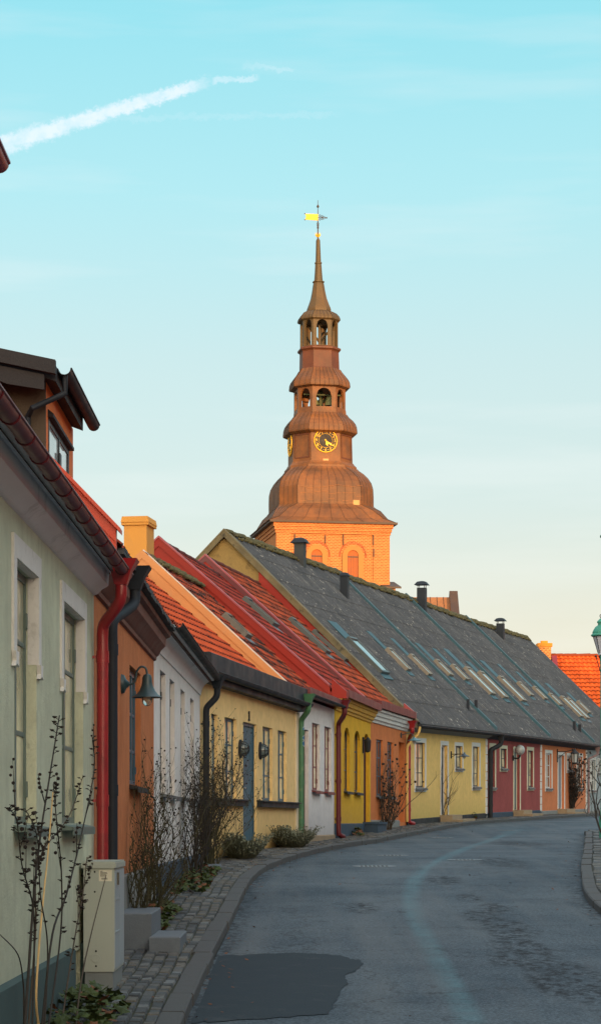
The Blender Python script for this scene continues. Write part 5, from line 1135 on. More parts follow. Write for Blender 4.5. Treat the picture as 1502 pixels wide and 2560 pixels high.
cm_ = FH.part('chimney', MB().box(c.x-r_+.02, c.x+r_-.02, 5.0, 5.8, cz0-1.2, cz1-.2), brickmat('chimney_brick', (176,84,40), (196,100,46), (250,176,96), .24, .115, .03))
FH.part('chimney_cap', MB().box(c.x-r_-.05, c.x+r_+.05, 4.93, 5.87, cz1-.22, cz1).box(c.x-r_*.5, c.x+r_*.5, 5.2, 5.6, cz1, cz1+.16), M('chimney_cap', (214,140,50), .85, .15, 3, .3), cm_)
lf = MB(); lf.prism([(4.4, cz0-.75), (4.4, cz0-.45), (5.1, cz0+.55), (5.9, cz0+.55), (5.9, cz0-.2)], 'x', c.x-r_-.28, c.x-r_-.02); lf.prism([(4.4, cz0-.75), (4.4, cz0-.45), (5.1, cz0+.55), (5.9, cz0+.55), (5.9, cz0-.2)], 'x', c.x+r_+.02, c.x+r_+.34); lf.prism([(4.6,cz0-.85),(4.6,cz0-.55),(5.0,cz0-.2),(5.0,cz0-.6)], 'x', c.x-r_-.02, c.x+r_+.02); FH.part('chimney_flashing', lf, m_red, cm_)
# ================================================================ ACROSS THE STREET (out of frame: they shade the street and show in the panes)
for i, (a, b, mt, zt_, lab) in enumerate((((6.0,-28),(5.9,-8),m_or2,1.2,'unseen salmon house across the street behind the camera'),((5.9,-7.9),(5.6,8),m_yel3,1.3,'unseen lemon house across the street beside the camera'),((5.6,8.1),(5.7,24),m_white1,1.4,'unseen white house across the street opposite the sage one'),
        ((5.7,24.1),(8.1,40),m_yel1,1.9,'unseen cream house across the street'),((8.15,40.1),(11.4,56),m_redw,2.4,'unseen wine house on the corner across the street'))):
    A, B = Vector(b), Vector(a)      # facade faces the street (left)
    hh = House('unseen_street_house', lab, A, B, 0, group='unseen houses across the street'); zt2 = hh.z(zt_); w_, zr2 = 4.2, hh.z(zt_+4.1)
    L_ = [(1.2+k*2.6, 2.3+k*2.6, zt2-1.9, zt2-.5, .1) for k in range(int((hh.L-2)/2.6))]
    facade(hh, mt, L_, zt2, -.6)
    for o in L_: window(hh, o, m_whf, m_glassd, bars=(.5,), hinge=False, sill=1, sillmat=m_zinc)
    shell(hh, mt, zt2, w_, zr2); R = (-.25, zt2+.05, w_, zr2); slope(hh, R, 0, hh.L, .3, .4, .02, .03, 4, m_tilea); roof_shell(hh, R, 0, hh.L, m_dark, w_, zr2, zt2)
for i, (y0, y1, zt_, lab) in enumerate(((-150,-96,11.5,'unseen tall block added to hold back the sun, southmost'),(-95,-42,12.5,'unseen tall pale block added to hold back the sun, middle one'),(-41,52,11.5,'unseen tall block added to hold back the sun, nearest the camera'))):  # unseen tall blocks, added to keep the low sun off the row
    hh = House('sun_blocker', lab, Vector((42, y1)), Vector((42, y0)), 0, base=ZC-1.5, group='unseen blocks added to keep low sun off the row'); zt2 = hh.z(zt_)
    L_ = [(2+k*4, 3.4+k*4, z_, z_+1.6, .12) for k in range(int((hh.L-4)/4)) for z_ in (1.5, 4.6, 7.7)]; facade(hh, m_greyw if i else m_tan, L_, zt2, -.6)
    for o in L_: hh.part('window', MB().box(o[0], o[1], .1, .13, o[2], o[3]), m_glassd)
    shell(hh, m_greyw, zt2, 6, zt2+5); R = (-.3, zt2, 6, zt2+5); hh.part('roof', MB().prism([(-.4, zt2-.2), (6, zt2+5), (12.4, zt2-.2), (12.4, zt2-.35), (6, zt2+4.8), (-.4, zt2-.35)], 'x', 0, hh.L), m_tilea)
# ================================================================ STREET FURNITURE
def thing(name, label, cat, loc, rz=0., group=None): return tag(empty(name, loc, rz), label, cat, group)
# utility cabinet
A_ = ray(210, 2163, 17.3); xw, g_ = -1.74, G(17.6)+.01
c = thing('utility_cabinet', 'grey metal utility cabinet with small white sticker beside the red downpipe', 'cabinet', (-1.49, 17.3, g_), 0)
m_cab = M('cabinet_grey', (160,166,156), .5, .05, 2, .06, 60, spec=.4, streak=.25); m_cabs = M('cabinet_base', (120,126,126), .8, .1, 3, .2)
hC = 1.0
MB().box(-.245, 0, 0, .92, .13, hC-.04).build('body', m_cab, c); MB().box(-.235, -.01, .01, .91, -.25, .13).build('base', m_cabs, c)
lid = MB(); lid.box(-.26, .015, -.015, .935, hC-.04, hC+.0); lid.box(-.25, .005, -.005, .925, hC, hC+.012); lid.build('lid', m_cab, c)
dr = MB(); dr.box(0, .006, .02, .46, .15, hC-.06).box(0, .006, .475, .9, .15, hC-.06); dr.box(.006, .012, .04, .44, .44, .45).box(.006, .012, .04, .44, .70, .71); dr.build('cabinet_door', M('cabinet_door', (150,160,164), .5, .05, 2, .05), c)
lt = MB(); lt.box(.006, .02, .2, .25, .82, .92); lt.build('lock', m_brass, c)
sc_ = MB()
for x, z in ((-.155,.93),(-.155,.77),(-.145,.295),(-.145,.175)): sc_.lathe([(.008, 0), (.007, -.004)], (x, 0, z), 10, 'y')
sc_.build('screw', m_blackm, c); MB().lathe([(.037, 0), (.035, -.003)], (-.145, 0, .235), 20, 'y').build('vent_plug', m_cab, c)
st = MB().box(-.122, -.018, -.0015, 0, .855, .945).build('sticker', M('white_label', (206,200,180), .5, .04), c)
tx = MB()
for i in range(5): tx.box(-.112, -.112+[.02,.055,.06,.05,.045][i], -.0022, -.0014, .93-i*.009, .934-i*.009)
for i in range(14): tx.box(-.1+i*.0035, -.1+i*.0035+(.0012 if i % 3 else .0022), -.0022, -.0014, .868, .883)
tx.build('label_print', m_blackm, st)
# granite steps of the terracotta house
sg = M('step_granite', (100,108,116), .8, .15, 4, .4, 60)
def steps(name, label, blocks):
    loc = (blocks[0][0], blocks[0][2], G(blocks[0][2])); o = thing(name, label, 'steps', loc)
    for x0, x1, y0, y1, hz in blocks:
        mb = MB(); e = .012; z1 = hz; X0, X1, Y0_, Y1_ = x0-loc[0], x1-loc[0], y0-loc[1], y1-loc[1]
        mb.box(X0, X1, Y0_, Y1_, -.3, z1-e); i = [mb.pt(p) for p in ((X0,Y0_,z1-e),(X1,Y0_,z1-e),(X1,Y1_,z1-e),(X0,Y1_,z1-e),(X0+e,Y0_+e,z1),(X1-e,Y0_+e,z1),(X1-e,Y1_-e,z1),(X0+e,Y1_-e,z1))]
        for q_ in ((4,5,6,7),(0,1,5,4),(1,2,6,5),(2,3,7,6),(3,0,4,7)): mb.f.append([i[k] for k in q_])
        mb.build('step', sg, o)
    return o
steps('granite_steps', 'two grey granite step blocks on the cobbles behind the utility cabinet', [(-1.76,-1.42,20.6,22.0,.34),(-1.42,-1.13,20.3,21.5,.13)])
steps('granite_steps', 'pale stone step at the bottom left corner below the leafy plants', [(-1.76,-1.43,11.3,12.75,.36)])
steps('granite_steps', 'low flat stone slab under the tall rose bush beside the black downpipe', [(-1.6,-1.25,33.2,34.4,.07)])
# wall lamps
m_lampg = M('green_black_lamp', (38,62,68), .4, .1, 3, .05, spec=.5); m_clear = None
def clearglass():
    m, N, L, b = base_mat('clear_glass'); b.inputs['Transmission Weight'].default_value = .85; b.inputs['Roughness'].default_value = .08; b.inputs['Base Color'].default_value = (.8,.78,.72,1); b.inputs['IOR'].default_value = 1.25; return m
m_clear = clearglass(); m_frost = M('frosted_glass', (160,166,166), .3, .05, 3, 0, spec=.6)
def wall_thing(h, name, label, px, py, cat='wall lamp', group=None):
    p = h.at(px, py, 0); W = h.world(p); return tag(empty(name, W, math.atan2(h.u.y, h.u.x)), label, cat, group), F/W.y
o, s_ = wall_thing(o1, 'bell_lamp', 'dark teal bell shaped lamp on a curved arm beside the terracotta house window', 304, 1710)
# arm reaches out from the wall (-y is the street side)
MB().lathe([(.10,.0),(.09,-.03),(.045,-.05),(.02,-.08)], n=14, axis='y').build('wall_plate', m_lampg, o, True)
mb = MB(); mb.tube(smoothpath([(0,-.06,0),(.0,-.10,0),(0,-.13,.02),(0,-.145,.08),(0,-.15,.12),(0,-.19,.17),(0,-.24,.155),(0,-.255,.09)], 5), .011, 8); mb.build('arm', m_lampg, o, True)
mb = MB(); mb.lathe([(.016,.10),(.036,.09),(.048,.06),(.05,.02),(.058,-.02),(.078,-.065),(.11,-.105),(.15,-.13),(.15,-.136),(.10,-.10),(.07,-.06),(.045,-.01)], (0,-.255,0), 24); mb.build('shade', m_lampg, o, True)
mb = MB(); mb.lathe([(.05,-.07),(.055,-.13),(.05,-.18),(.03,-.212),(.003,-.22)], (0,-.255,0), 18); gl_ = mb.build('glass_globe', m_clear, o, True)
MB().lathe([(.012,-.06),(.018,-.1),(.03,-.14),(.018,-.17),(.002,-.18)], (0,-.255,0), 12).build('bulb', M('lamp_bulb', (226,214,190), .3, .02), gl_, True)
for px, py, side in ((599,1872,'left of'),(649,1877,'right of')):
    o, s_ = wall_thing(y1_, 'bulkhead_lamp', f'caged oval wall lamp {side} the blue door on the soft yellow wall', px, py, group='caged lamps on the yellow wall')
    mb = MB(); P = [(.17,0),(.17,-.035),(.13,-.05)]; mb.lathe([(a, b) for a, b in P], n=20, axis='y'); mb.v = [Vector((v.x*.8, v.y, v.z*1.0)) for v in mb.v]; mb.build('back_plate', m_black, o, True)
    mb = MB(); mb.lathe([(.125,-.04),(.12,-.09),(.095,-.135),(.05,-.165),(.004,-.172)], n=20, axis='y'); mb.v = [Vector((v.x*.8, v.y, v.z*1.0)) for v in mb.v]; mb.build('lamp_glass', M('smoked_glass', (92,104,108), .25, .05, 3, 0, spec=.6), o, True)
    mb = MB()
    for q in (0, math.pi/2, math.pi/4, -math.pi/4): mb.tube([(.105*math.sin(a)*math.cos(q)*1.0, -.045-.14*math.cos(a), .135*math.sin(a)*math.sin(q)) for a in [(-1+i/6)*math.pi/2 for i in range(13)]], .007, 5)
    mb.tube([(.088*math.cos(a*math.pi/10), -.12, .108*math.sin(a*math.pi/10)) for a in range(21)], .007, 5); mb.build('cage', m_black, o)
o, s_ = wall_thing(y2_, 'wall_lantern', 'narrow dark wall lantern beside the arched maroon door', 905.5, 1862)
mb = MB(); mb.box(-.05,.05,-.04,0,-.22,.2); mb.build('back_plate', m_blackm, o)
mb = MB(); mb.lathe([(.03,-.2),(.07,-.17),(.09,.1),(.06,.15),(.02,.2)], (0,-.14,0), 8); mb.box(-.012,.012,-.14,0,.1,.125); mb.build('lantern_body', m_blackm, o)
o, s_ = wall_thing(o2, 'gooseneck_lamp', 'small lamp on a thin curved arm at the salmon house doorway corner', 1001, 1838)
mb = MB(); mb.lathe([(.08,0),(.08,-.03)], n=10, axis='y'); mb.build('wall_plate', m_lampg, o); mb = MB(); mb.tube(smoothpath([(0,-.02,0),(.0,-.2,.05),(0,-.34,.03),(0,-.4,-.08)], 4), .012, 6); mb.build('arm', m_lampg, o)
mb = MB(); mb.lathe([(.03,-.06),(.06,-.1),(.2,-.16),(.2,-.17),(.05,-.12)], (0,-.4,0), 16); mb.build('shade', M('teal_enamel', (84,128,142), .4, .1), o, True); MB().lathe([(.05,-.14),(.055,-.2),(.03,-.26),(.004,-.27)], (0,-.4,0), 12).build('glass_globe', m_frost, o, True)
o, s_ = wall_thing(y3_, 'gooseneck_lamp', 'small bracket lamp beside the little window of the lemon yellow house', 1126, 1887)
mb = MB(); mb.box(-.04,.04,-.03,0,-.12,.12); mb.build('wall_plate', m_blackm, o); mb = MB(); mb.tube([(0,-.02,.02),(.0,-.45,.02)], .014, 6); mb.tube([(0,-.02,-.08),(0,-.2,.02)], .01, 5); mb.build('arm', m_blackm, o)
mb = MB(); mb.lathe([(.02,.08),(.04,.03),(.07,-.0),(.18,-.05),(.18,-.06),(.06,-.02)], (0,-.45,0), 14); mb.build('shade', M('blue_grey_enamel', (84,100,116), .4, .1), o, True); MB().lathe([(.05,-.04),(.05,-.1),(.003,-.14)], (0,-.45,0), 10).build('bulb', m_frost, o, True)
o, s_ = wall_thing(r1, 'globe_lamp', 'white globe lamp on a dark bracket by the wine red house door', 1280, 1895)
mb = MB(); mb.box(-.05,.05,-.05,0,-.1,.1); mb.tube(smoothpath([(0,-.04,0),(0,-.2,-.02),(0,-.28,.06),(0,-.28,.12)], 4), .03, 8); mb.build('bracket', m_blackm, o); MB().lathe([(.19*math.sin(a*math.pi/10+.001), .3-.19*math.cos(a*math.pi/10)) for a in range(11)], (0,-.28,0), 18).build('globe', m_frost, o, True)
o, s_ = wall_thing(o3, 'hanging_lantern', 'black lantern hanging from a wrought bracket beside the peach house door', 1391, 1885)
mb = MB(); mb.box(-.03,.03,-.04,0,-.35,.2); mb.tube(smoothpath([(0,-.02,.1),(0,-.4,.1),(0,-.75,.2)], 4), .018, 6); mb.tube([(0,-.02,-.2),(0,-.4,.1)], .012, 5); mb.build('bracket', m_blackm, o)
mb = MB(); mb.lathe([(.02,.22),(.05,.16),(.19,.03),(.19,.0)], (0,-.75,0), 6); mb.lathe([(.13,-.36),(.1,-.42),(.02,-.44)], (0,-.75,0), 6)
for k in range(6): a = k*math.pi/3; mb.tube([(.16*math.cos(a), -.75+.16*math.sin(a), 0), (.12*math.cos(a), -.75+.12*math.sin(a), -.37)], .014, 4)
mb.build('lantern_body', m_blackm, o); MB().lathe([(.14,.0),(.11,-.36)], (0,-.75,0), 6).build('lamp_glass', m_frost, o)
# street lamps on the right
m_lgreen = M('verdigris_paint', (58,134,116), .5, .15, 3, .1, spec=.4); m_milk = M('milk_glass', (170,176,190), .25, .05, 2, 0, spec=.6)
def streetlamp(x, y, ztop, label, tilt, R_=.235):
    g_ = G(y); o = thing('street_lamp', label, 'street lamp', (x, y, g_), 0, 'old style street lamps on the right'); H_ = ztop-g_
    o.rotation_euler = (0, tilt, 0); k = R_/.235
    hb = H_-.92*k; mb = MB(); mb.lathe([(.11,-.1),(.11,.5),(.075,.6),(.06,.9),(.045,hb)], n=14); mb.build('post', m_lgreen, o, True)
    mb = MB(); mb.lathe([(.05*k,hb),(.09*k,hb+.02*k),(.08*k,hb+.05*k),(.19*k,hb+.42*k)], n=8); mb.build('lantern_glass', m_milk, o)
    fr_ = MB()
    for q in range(8): a = q*math.pi/4; fr_.tube([(.082*k*math.cos(a), .082*k*math.sin(a), hb+.04*k), (.195*k*math.cos(a), .195*k*math.sin(a), hb+.43*k)], .008, 4)
    for q in range(4): a = q*math.pi/2+.2; fr_.tube(smoothpath([(.03*math.cos(a), .03*math.sin(a), hb-.4*k), (.1*k*math.cos(a), .1*k*math.sin(a), hb-.15*k), (.13*k*math.cos(a), .13*k*math.sin(a), hb-.03*k)], 4), .012, 5); fr_.ball((.14*k*math.cos(a), .14*k*math.sin(a), hb-.02*k), .03*k, 6)
    fr_.build('bracket', m_blackm, o)
    mb = MB(); mb.lathe([(.205*k,hb+.41*k),(.235*k,hb+.43*k),(.235*k,hb+.45*k),(.2*k,hb+.48*k),(.205*k,hb+.5*k),(.19*k,hb+.54*k),(.14*k,hb+.62*k),(.085*k,hb+.66*k),(.08*k,hb+.70*k),(.10*k,hb+.71*k),(.1*k,hb+.74*k),(.04*k,hb+.80*k)], n=24); cp = mb.build('cap', m_lgreen, o, True)
    mb = MB(); mb.tube([(.035*k*math.cos(a*math.pi/8), 0, hb+.86*k+.035*k*math.sin(a*math.pi/8)) for a in range(17)], .01*k, 6); mb.lathe([(.03*k,hb+.79*k),(.015*k,hb+.83*k)], n=8); mb.build('finial_ring', m_blackm, cp); return o
lp = ray(1508, 1533, 52); streetlamp(lp.x+.0, 52, lp.z, 'green capped street lamp at the right edge above the orange roof', -.010, .26)
lp = ray(1537, 1262, 33); streetlamp(lp.x+.0, 33, lp.z+.0, 'nearer street lamp whose lantern just touches the right edge', 0)
# manhole covers
for px, py, r_, lab in ((935,2166,.38,'round iron manhole cover nearest the camera on the left lane'),(980,2139,.32,'iron manhole cover behind the nearest one on the left lane'),(1160,2150,.32,'iron manhole cover in the middle of the road'),(1105,2095,.3,'small iron cover farther along the left side of the road'),(1265,2076,.32,'farthest iron cover near the bend')):
    p = on_ground(px, py, -.1); o = thing('manhole_cover', lab, 'manhole cover', (p.x, p.y, G(p.y)-.1), 0, 'iron covers in the road'); tl = math.atan2(G(p.y+1)-G(p.y-1), 2); o.rotation_euler = (tl, 0, 0)
    MB().lathe([(r_,-.01),(r_,.006),(r_-.05,.006)], n=28).build('rim', m_zinc, o); mb = MB(); mb.lathe([(r_-.06,-.01),(r_-.06,.004)], n=28)
    for i in range(-4, 5):
        for j in range(-4, 5):
            if math.hypot(i, j)*.07 < r_-.1: mb.box(i*.07-.02, i*.07+.02, j*.07-.02, j*.07+.02, .004, .008)
    mb.build('lid', M('cast_iron', (58,60,62), .6, .2, 5, .2), o)
# ================================================================ PLANTS
m_stem = M('dry_stem', (74,64,54), .85, .25, 8, .2); m_stemd = M('dark_stem', (52,48,44), .85, .2, 8, .2); m_straw = M('straw_stem', (206,172,118), .8, .12, 6, .1); m_greenst = M('mossy_rose_stem', (64,62,42), .85, .25, 6, .2)
m_hip = M('seed_head', (44,36,32), .85, .2, 9, .2); m_leaf = M('green_leaf', (60,74,36), .7, .35, 6, .1, spec=.3); m_leafd = M('brown_leaf', (104,66,42), .8, .35, 6, .1); m_lav = M('lavender_grey', (112,116,98), .9, .25, 6, .1)
R5 = random.Random(11)
def grow(mb, hips, p, d, L, r, depth, rr, up=.25, wig=.22, bran=.45, n=5, hipr=.012):
    pts = [p.copy()]; seg = L/n; dirs = []
    for i in range(n):
        d = (d + Vector((rr.gauss(0, wig), rr.gauss(0, wig), rr.gauss(0, wig*.6)+up*.25))).normalized(); p = p + d*seg; pts.append(p.copy()); dirs.append(d.copy())
    mb.tube(pts, [r*(1-.65*i/n) for i in range(n+1)], 5 if r > .006 else 3, False)
    if depth > 0:
        for i in range(1, n+1):
            if rr.random() < bran or i == n:
                a = rr.uniform(0, 2*math.pi); side = Vector((math.cos(a), math.sin(a), rr.uniform(.2, .9))).normalized()
                grow(mb, hips, pts[i], (dirs[i-1]*.6+side*.7).normalized(), L*rr.uniform(.35, .6), r*.55, depth-1, rr, up, wig, bran, max(3, n-1), hipr)
    elif hips is not None and rr.random() < .75: hips.append((pts[-1], hipr*rr.uniform(.7, 1.3)))
def leafquad(mb, c, s, rr, flat=.5):
    n = Vector((rr.gauss(0, flat), rr.gauss(0, flat), 1)).normalized(); a = n.cross(Vector((rr.random()-.5, rr.random()-.5, .1))).normalized(); b = n.cross(a)
    mb.face([c-a*s, c-b*s*.45-a*s*.2, c+a*s*.9+n*s*.15, c+b*s*.5-a*s*.1])
def bush(name, label, cat, loc, stems, L, r, depth, seed, spread=.5, mat=m_greenst, hipr=.012, leaves=0, group=None, dirb=(0,0), bran=.45, base=.12, wig=.16):
    rr = random.Random(seed); o = tag(empty(name, loc), label, cat, group); mb = MB(); hips = []
    for i in range(stems):
        a = rr.uniform(0, 2*math.pi); p = Vector((math.cos(a)*base*rr.random(), math.sin(a)*base*3*rr.uniform(-.5,.5), -.03)); d = Vector((math.cos(a)*spread*rr.random()+dirb[0], math.sin(a)*spread*rr.random()*1.4+dirb[1], 1)).normalized()
        grow(mb, hips, p, d, L*rr.uniform(.6, 1.05), r*rr.uniform(.7, 1.2), depth, rr, .35, wig, bran, 7, hipr)
    xmin = wallX(loc[1])+.06
    for v in mb.v:
        lim = wallX(loc[1]+v.y)+.04-loc[0]
        if v.x < lim: v.x = lim + (lim-v.x)*.12
    mb.build('branches', mat, o)
    if hips:
        hb = MB()
        for c, q in hips:
            if c.x+loc[0] > wallX(c.y+loc[1])+.05: hb.ball(c, q, 6)
        if hb.v: hb.build('rose_hips', m_hip, o)['kind'] = 'stuff'
    if leaves:
        lb = MB()
        for c, q in (hips*6)[:leaves]: leafquad(lb, c+Vector((rr.gauss(0,.06), rr.gauss(0,.06), rr.gauss(0,.06))), rr.uniform(.02,.04), rr, 1)
        lb.build('leaves', m_leaf, o)
    return o
# tall dry seed stalks against the sage wall, drawn from their line in the photo
def stalk(pts, mat, r, label, off=1.55, seeds=True, name='seed_stalk', d=None, group='dry stalks by the sage wall'):
    P = []
    for i, (px, py) in enumerate(pts):
        dd = (d[i] if d else off*F/(CX-px)); P.append(ray(px*1.0155, py*1.0155, dd))
    P2 = smoothpath(P, 6); b = P2[0]; gz_ = G(b.y)
    if b.z > gz_: P2 = [Vector((b.x, b.y, gz_-.02))]+P2
    o = tag(empty(name, (b.x, b.y, gz_)), label, 'plant', group); mb = MB(); Q = [p-Vector((b.x, b.y, gz_)) for p in P2]
    n = len(Q); mb.tube(Q, [r*(1-.6*i/n) for i in range(n)], 7); rr = random.Random(int(pts[0][0]*7+pts[-1][1]))
    if seeds:
        sb = MB(); L0 = int(n*.28)
        for i in range(L0, n-1):
            for t in (0, .33, .66):
                if rr.random() < .2+.35*(i-L0)/n*1.6:
                    c = Q[i].lerp(Q[i+1], t); a = rr.uniform(0, 6.28); e = c+Vector((math.cos(a)*.028, math.sin(a)*.028, .018)); mb.tube([c, e], .003, 3); q = rr.uniform(.008, .015)
                    sb.lathe([(q*.3, e.z-q*.7), (q, e.z-q*.2), (q*1.1, e.z+q*.15), (q*.5, e.z+q*.35), (q*.2, e.z+q*.1)], (e.x, e.y, 0), 7)
                    for k in range(3): b2 = rr.uniform(0, 6.28); sb.face([e, e+Vector((math.cos(b2)*q*1.8, math.sin(b2)*q*1.8, rr.uniform(-.4,.6)*q)), e+Vector((math.cos(b2+.5)*q*1.4, math.sin(b2+.5)*q*1.4, q*.5))])
        # side shoots
        for k in range(3):
            i = rr.randrange(int(n*.3), int(n*.85)); dr_ = Vector((rr.uniform(-.25,.35), rr.uniform(-.6,.6), rr.uniform(.6,1))).normalized(); l = rr.uniform(.12,.28)
            S_ = [Q[i], Q[i]+dr_*l*.5+Vector((0,0,.01)), Q[i]+dr_*l+Vector((0,0,.05))]; mb.tube(S_, [r*.45, r*.35, r*.2], 4)
            for t in range(5): c = S_[1].lerp(S_[2], t/4)+Vector((rr.gauss(0,.012), rr.gauss(0,.012), 0)); sb.ball(c, rr.uniform(.008,.013), 6)
        mb.build('stem', mat, o)
        if sb.v: sb.build('seed_heads', m_hip, o)['kind'] = 'stuff'
    else: mb.build('stem', mat, o)
    return o
ST = [([(60,2560),(72,2380),(85,2200),(100,2060),(125,1900),(147,1762)], m_stemd, .0095, 'tallest dark seed stalk leaning right beside the nearest window'),
 ([(95,2520),(90,2440),(103,2260),(120,2090),(131,1950)], m_straw, .0085, 'pale straw coloured broken stalk among the dark stalks'),
 ([(105,2520),(130,2300),(165,2200),(200,2060),(232,1900),(228,1815)], m_stemd, .0085, 'dark seed stalk rising in front of the red downpipe'),
 ([(80,2540),(85,2350),(82,2230),(55,2130),(42,2020),(20,1990)], m_stemd, .006, 'thin dark stalk bending to the left with sparse seeds'),
 ([(120,2530),(150,2300),(152,2150),(140,2020),(132,1930)], m_stemd, .007, 'upright dark stalk densely set with seed heads right of the straw stalk'),
 ([(70,2540),(88,2300),(96,2120),(170,2010),(205,1910)], m_stem, .0065, 'dark stalk crossing the second window with seed heads'),
 ([(185,2545),(200,2420),(225,2300),(262,2155)], m_stem, .0075, 'short dark stalk in front of the utility cabinet face'),
 ([(60,2480),(58,2420),(45,2350),(0,2300)], m_stemd, .006, 'stalk arching out of the left edge of the picture'),
 ([(150,2540),(170,2400),(190,2280),(205,2200),(215,2110)], m_stem, .007, 'dark stalk just left of the utility cabinet'),
 ([(110,2540),(118,2330),(100,2200),(92,2060),(62,1990)], m_stemd, .0055, 'thin curved stalk under the first window sill')]
for i, (p, m_, r_, lb_) in enumerate(ST): stalk(p, m_, r_, lb_, off=1.5+.05*(i % 3), seeds=(m_ is not m_straw and i not in (6, 7)))
# leafy low growth
def leafpatch(label, x0, x1, y0, y1, n, s, h_, seed, name='ground_ivy', mats=None, kind=None):
    rr = random.Random(seed); cx_, cy_ = (x0+x1)/2, (y0+y1)/2; o = tag(empty(name, (cx_, cy_, G(cy_))), label, 'plant', 'low leafy plants at the foot of the walls'); mbs = [MB(), MB()]
    for i in range(n):
        x, y = rr.uniform(x0, x1), rr.uniform(y0, y1); t = 1-((x-cx_)/(x1-x0)*2)**2*.5-((y-cy_)/(y1-y0)*2)**2*.5; z = G(y)-G(cy_)+max(0, t)*h_*rr.random()+.01
        q = s*rr.uniform(.5, 1.3); c = Vector((x-cx_, y-cy_, z)); k = 0 if rr.random() < .85 else 1
        nrm = Vector((rr.gauss(0,.45), rr.gauss(0,.45), 1)).normalized(); a = nrm.cross(Vector((rr.random()-.5, rr.random()-.5, .01))).normalized(); b = nrm.cross(a)
        lobes = [c + (a*math.cos(2*math.pi*j/9)+b*math.sin(2*math.pi*j/9))*q*(1 if j % 2 == 0 else .68) - nrm*q*.12*(j % 2) for j in range(9)]
        m = mbs[k]; ci = m.pt(c+nrm*q*.12); li = [m.pt(v) for v in lobes]
        for j in range(9): m.f.append([ci, li[j], li[(j+1) % 9]])
    mbs[0].build('leaves', m_leaf, o); mbs[1].build('dry_leaves', m_leafd, o); return o
leafpatch('big leafed green plant at the foot of the dry stalks, bottom left', -1.74, -1.30, 13.2, 16.4, 300, .05, .30, 1)
leafpatch('green ivy clump beside the granite step blocks', -1.72, -1.38, 22.4, 25.0, 240, .045, .22, 2)
leafpatch('ivy and dead leaves under the second rose bush', -1.66, -1.22, 27.5, 33.5, 460, .042, .16, 3)
leafpatch('brown leaves heaped at the foot of the ochre house', 1.15, 1.55, 53.5, 57.5, 200, .06, .25, 4)
leafpatch('small green tuft at the foot of the lemon yellow wall', 5.75, 6.05, 74.0, 74.8, 90, .05, .32, 5)
# rose bushes
def at_wall(px, d, off): return (max((px-CX)/F*d, wallX(d)+off), d, G(d))
bush('rose_bush', 'bare thorny rose bush in front of the terracotta house and first white house', 'bush', at_wall(360, 23.6, .16), 14, 1.35, .012, 3, 5, .28, m_greenst, .009, bran=.5)
bush('rose_bush', 'smaller bare rose bush close against the terracotta wall', 'bush', at_wall(318, 21.9, .12), 10, 1.15, .011, 3, 15, .22, m_greenst, .008, bran=.48)
bush('rose_bush', 'tall dense bare rose bush with hips hiding the black downpipe foot', 'bush', at_wall(455, 31.0, .2), 15, 1.55, .013, 3, 6, .25, m_stemd, .010, bran=.58)
bush('rose_bush', 'bare rose bush with hips leaning toward the blue door', 'bush', at_wall(520, 34.5, .25), 18, 1.35, .012, 3, 8, .35, m_greenst, .010, bran=.58)
bush('rose_bush', 'upright rose bush with brown leaves beside the salmon house doorway', 'bush', at_wall(965, 59.6, .25), 14, 1.6, .018, 2, 9, .25, m_stem, .03, leaves=70, bran=.5)
bush('climbing_plant', 'thin bare climber on the lemon yellow wall left of its door', 'plant', at_wall(1088, 69.3, .06), 6, 1.6, .014, 1, 10, .12, m_stem, .0, bran=.5)
bush('climbing_plant', 'dense dark climber right of the peach house door', 'plant', at_wall(1425, 93.5, .1), 26, 1.9, .02, 2, 12, .22, m_stemd, .04, bran=.6)
# lavender cushions
def cushion(label, x, y, rx, ry, h_, n, seed):
    rr = random.Random(seed); o = tag(empty('lavender_bush', (x, y, G(y))), label, 'bush', 'grey lavender cushions by the yellow house'); mb = MB()
    for i in range(n):
        a, q = rr.uniform(0, 2*math.pi), math.sqrt(rr.random()); bx_, by = math.cos(a)*q*rx*.6, math.sin(a)*q*ry*.6; d = Vector((math.cos(a)*q*1.1, math.sin(a)*q*1.1, .7+.3*rr.random())).normalized(); L_ = h_*rr.uniform(.5, 1.35)*(1+.25*math.sin(a*3+seed))/max(.55, d.z)*.9
        p = Vector((bx_, by, -.02)); e = p+Vector((d.x*rx/h_*.6, d.y*ry/h_*.6, d.z))*L_; w = Vector((-d.y, d.x, 0)).normalized()*.008; mb.face([p-w, p+w, e+w*.6, e-w*.6])
        for t in range(4): c = p.lerp(e, .45+.17*t); leafquad(mb, c+Vector((rr.gauss(0,.015), rr.gauss(0,.015), 0)), rr.uniform(.018,.034), rr, 1.2)
    mb.build('foliage', m_lav, o); return o
cushion('rounded grey lavender cushion left of the blue door behind the rose bushes', wallX(38)+.35, 37.6, .34, .85, .32, 1100, 1)
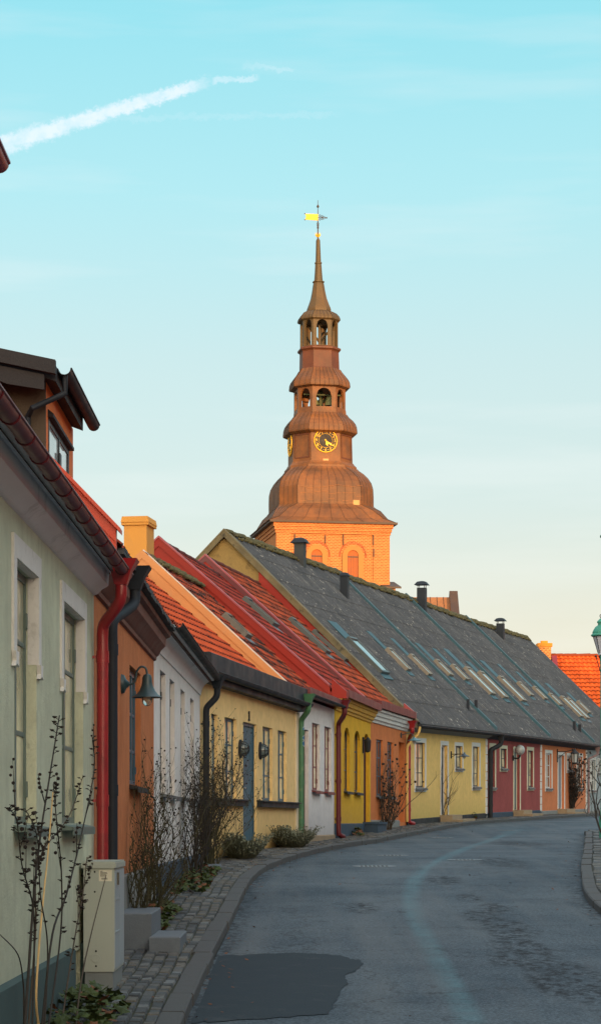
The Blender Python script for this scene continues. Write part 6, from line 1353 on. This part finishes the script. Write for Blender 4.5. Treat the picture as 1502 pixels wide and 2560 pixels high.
cushion('larger grey lavender cushion between the blue door and the green downpipe', wallX(43)+.36, 43.2, .38, .95, .31, 1300, 2)
# bare sapling at the right edge
o = tag(empty('bare_sapling', (ray(1498, 2100, 50).x+.35, 50, G(50))), 'leafless thin sapling reaching in from the right edge over the pavement', 'tree'); rr = random.Random(21)
mb = MB(); B0 = Vector(o.location)
def sp(pts, r_): mb.tube([ray(x, y, 50+.1*i)-B0 for i, (x, y) in enumerate(pts)], [r_*(1-.5*i/len(pts)) for i in range(len(pts))], 6)
sp([(1512,2112),(1506,2092),(1497,2070),(1489,2045),(1485,2010),(1480,1985),(1475,1955)], .028); sp([(1489,2045),(1492,2015),(1498,2000),(1510,1990)], .016); sp([(1486,2015),(1478,2000),(1473,1985)], .010); sp([(1504,2060),(1497,2030),(1489,2005),(1492,1975),(1497,1962),(1506,1955)], .018)
sp([(1512,1972),(1500,1965),(1484,1945),(1470,1925)], .014); sp([(1500,1965),(1492,1940),(1496,1918),(1505,1905)], .012); sp([(1492,1930),(1481,1915),(1472,1903)], .008)
hp = []
for k in range(16): i = rr.randrange(len(mb.v)); grow(mb, None, mb.v[i].copy(), Vector((rr.uniform(-1,.6), rr.uniform(-.5,.5), rr.uniform(0,1))).normalized(), rr.uniform(.2,.45), .006, 1, rr, .2, .2, .4, 4)
mb.build('branches', m_stemd, o)
# fallen leaves on road and pavement
mb = MB(); rr = random.Random(31)
for i in range(420):
    y = rr.uniform(13, 62); e = abs(rr.gauss(0, .16)); k = rr.random()
    if k < .45: x = kl(y)+.02+e; z = G(y)-.1+.008
    elif k < .62: x = kr(y)-.02-e*1.4; z = G(y)-.1+.008
    elif k < .9: x = rr.uniform(wallX(y)+.1, kl(y)-.05); z = G(y)+.012
    else: x = rr.uniform(kl(y), kr(y)); z = G(y)-.1+.008
    if y > 58 and x > kr(58): continue
    leafquad(mb, Vector((x, y, z+.006)), rr.uniform(.012, .034), rr, .22)
o = tag(mb.build('fallen_leaves', m_leafd), 'scattered dry brown leaves along the kerbs', 'leaves'); o['kind'] = 'stuff'
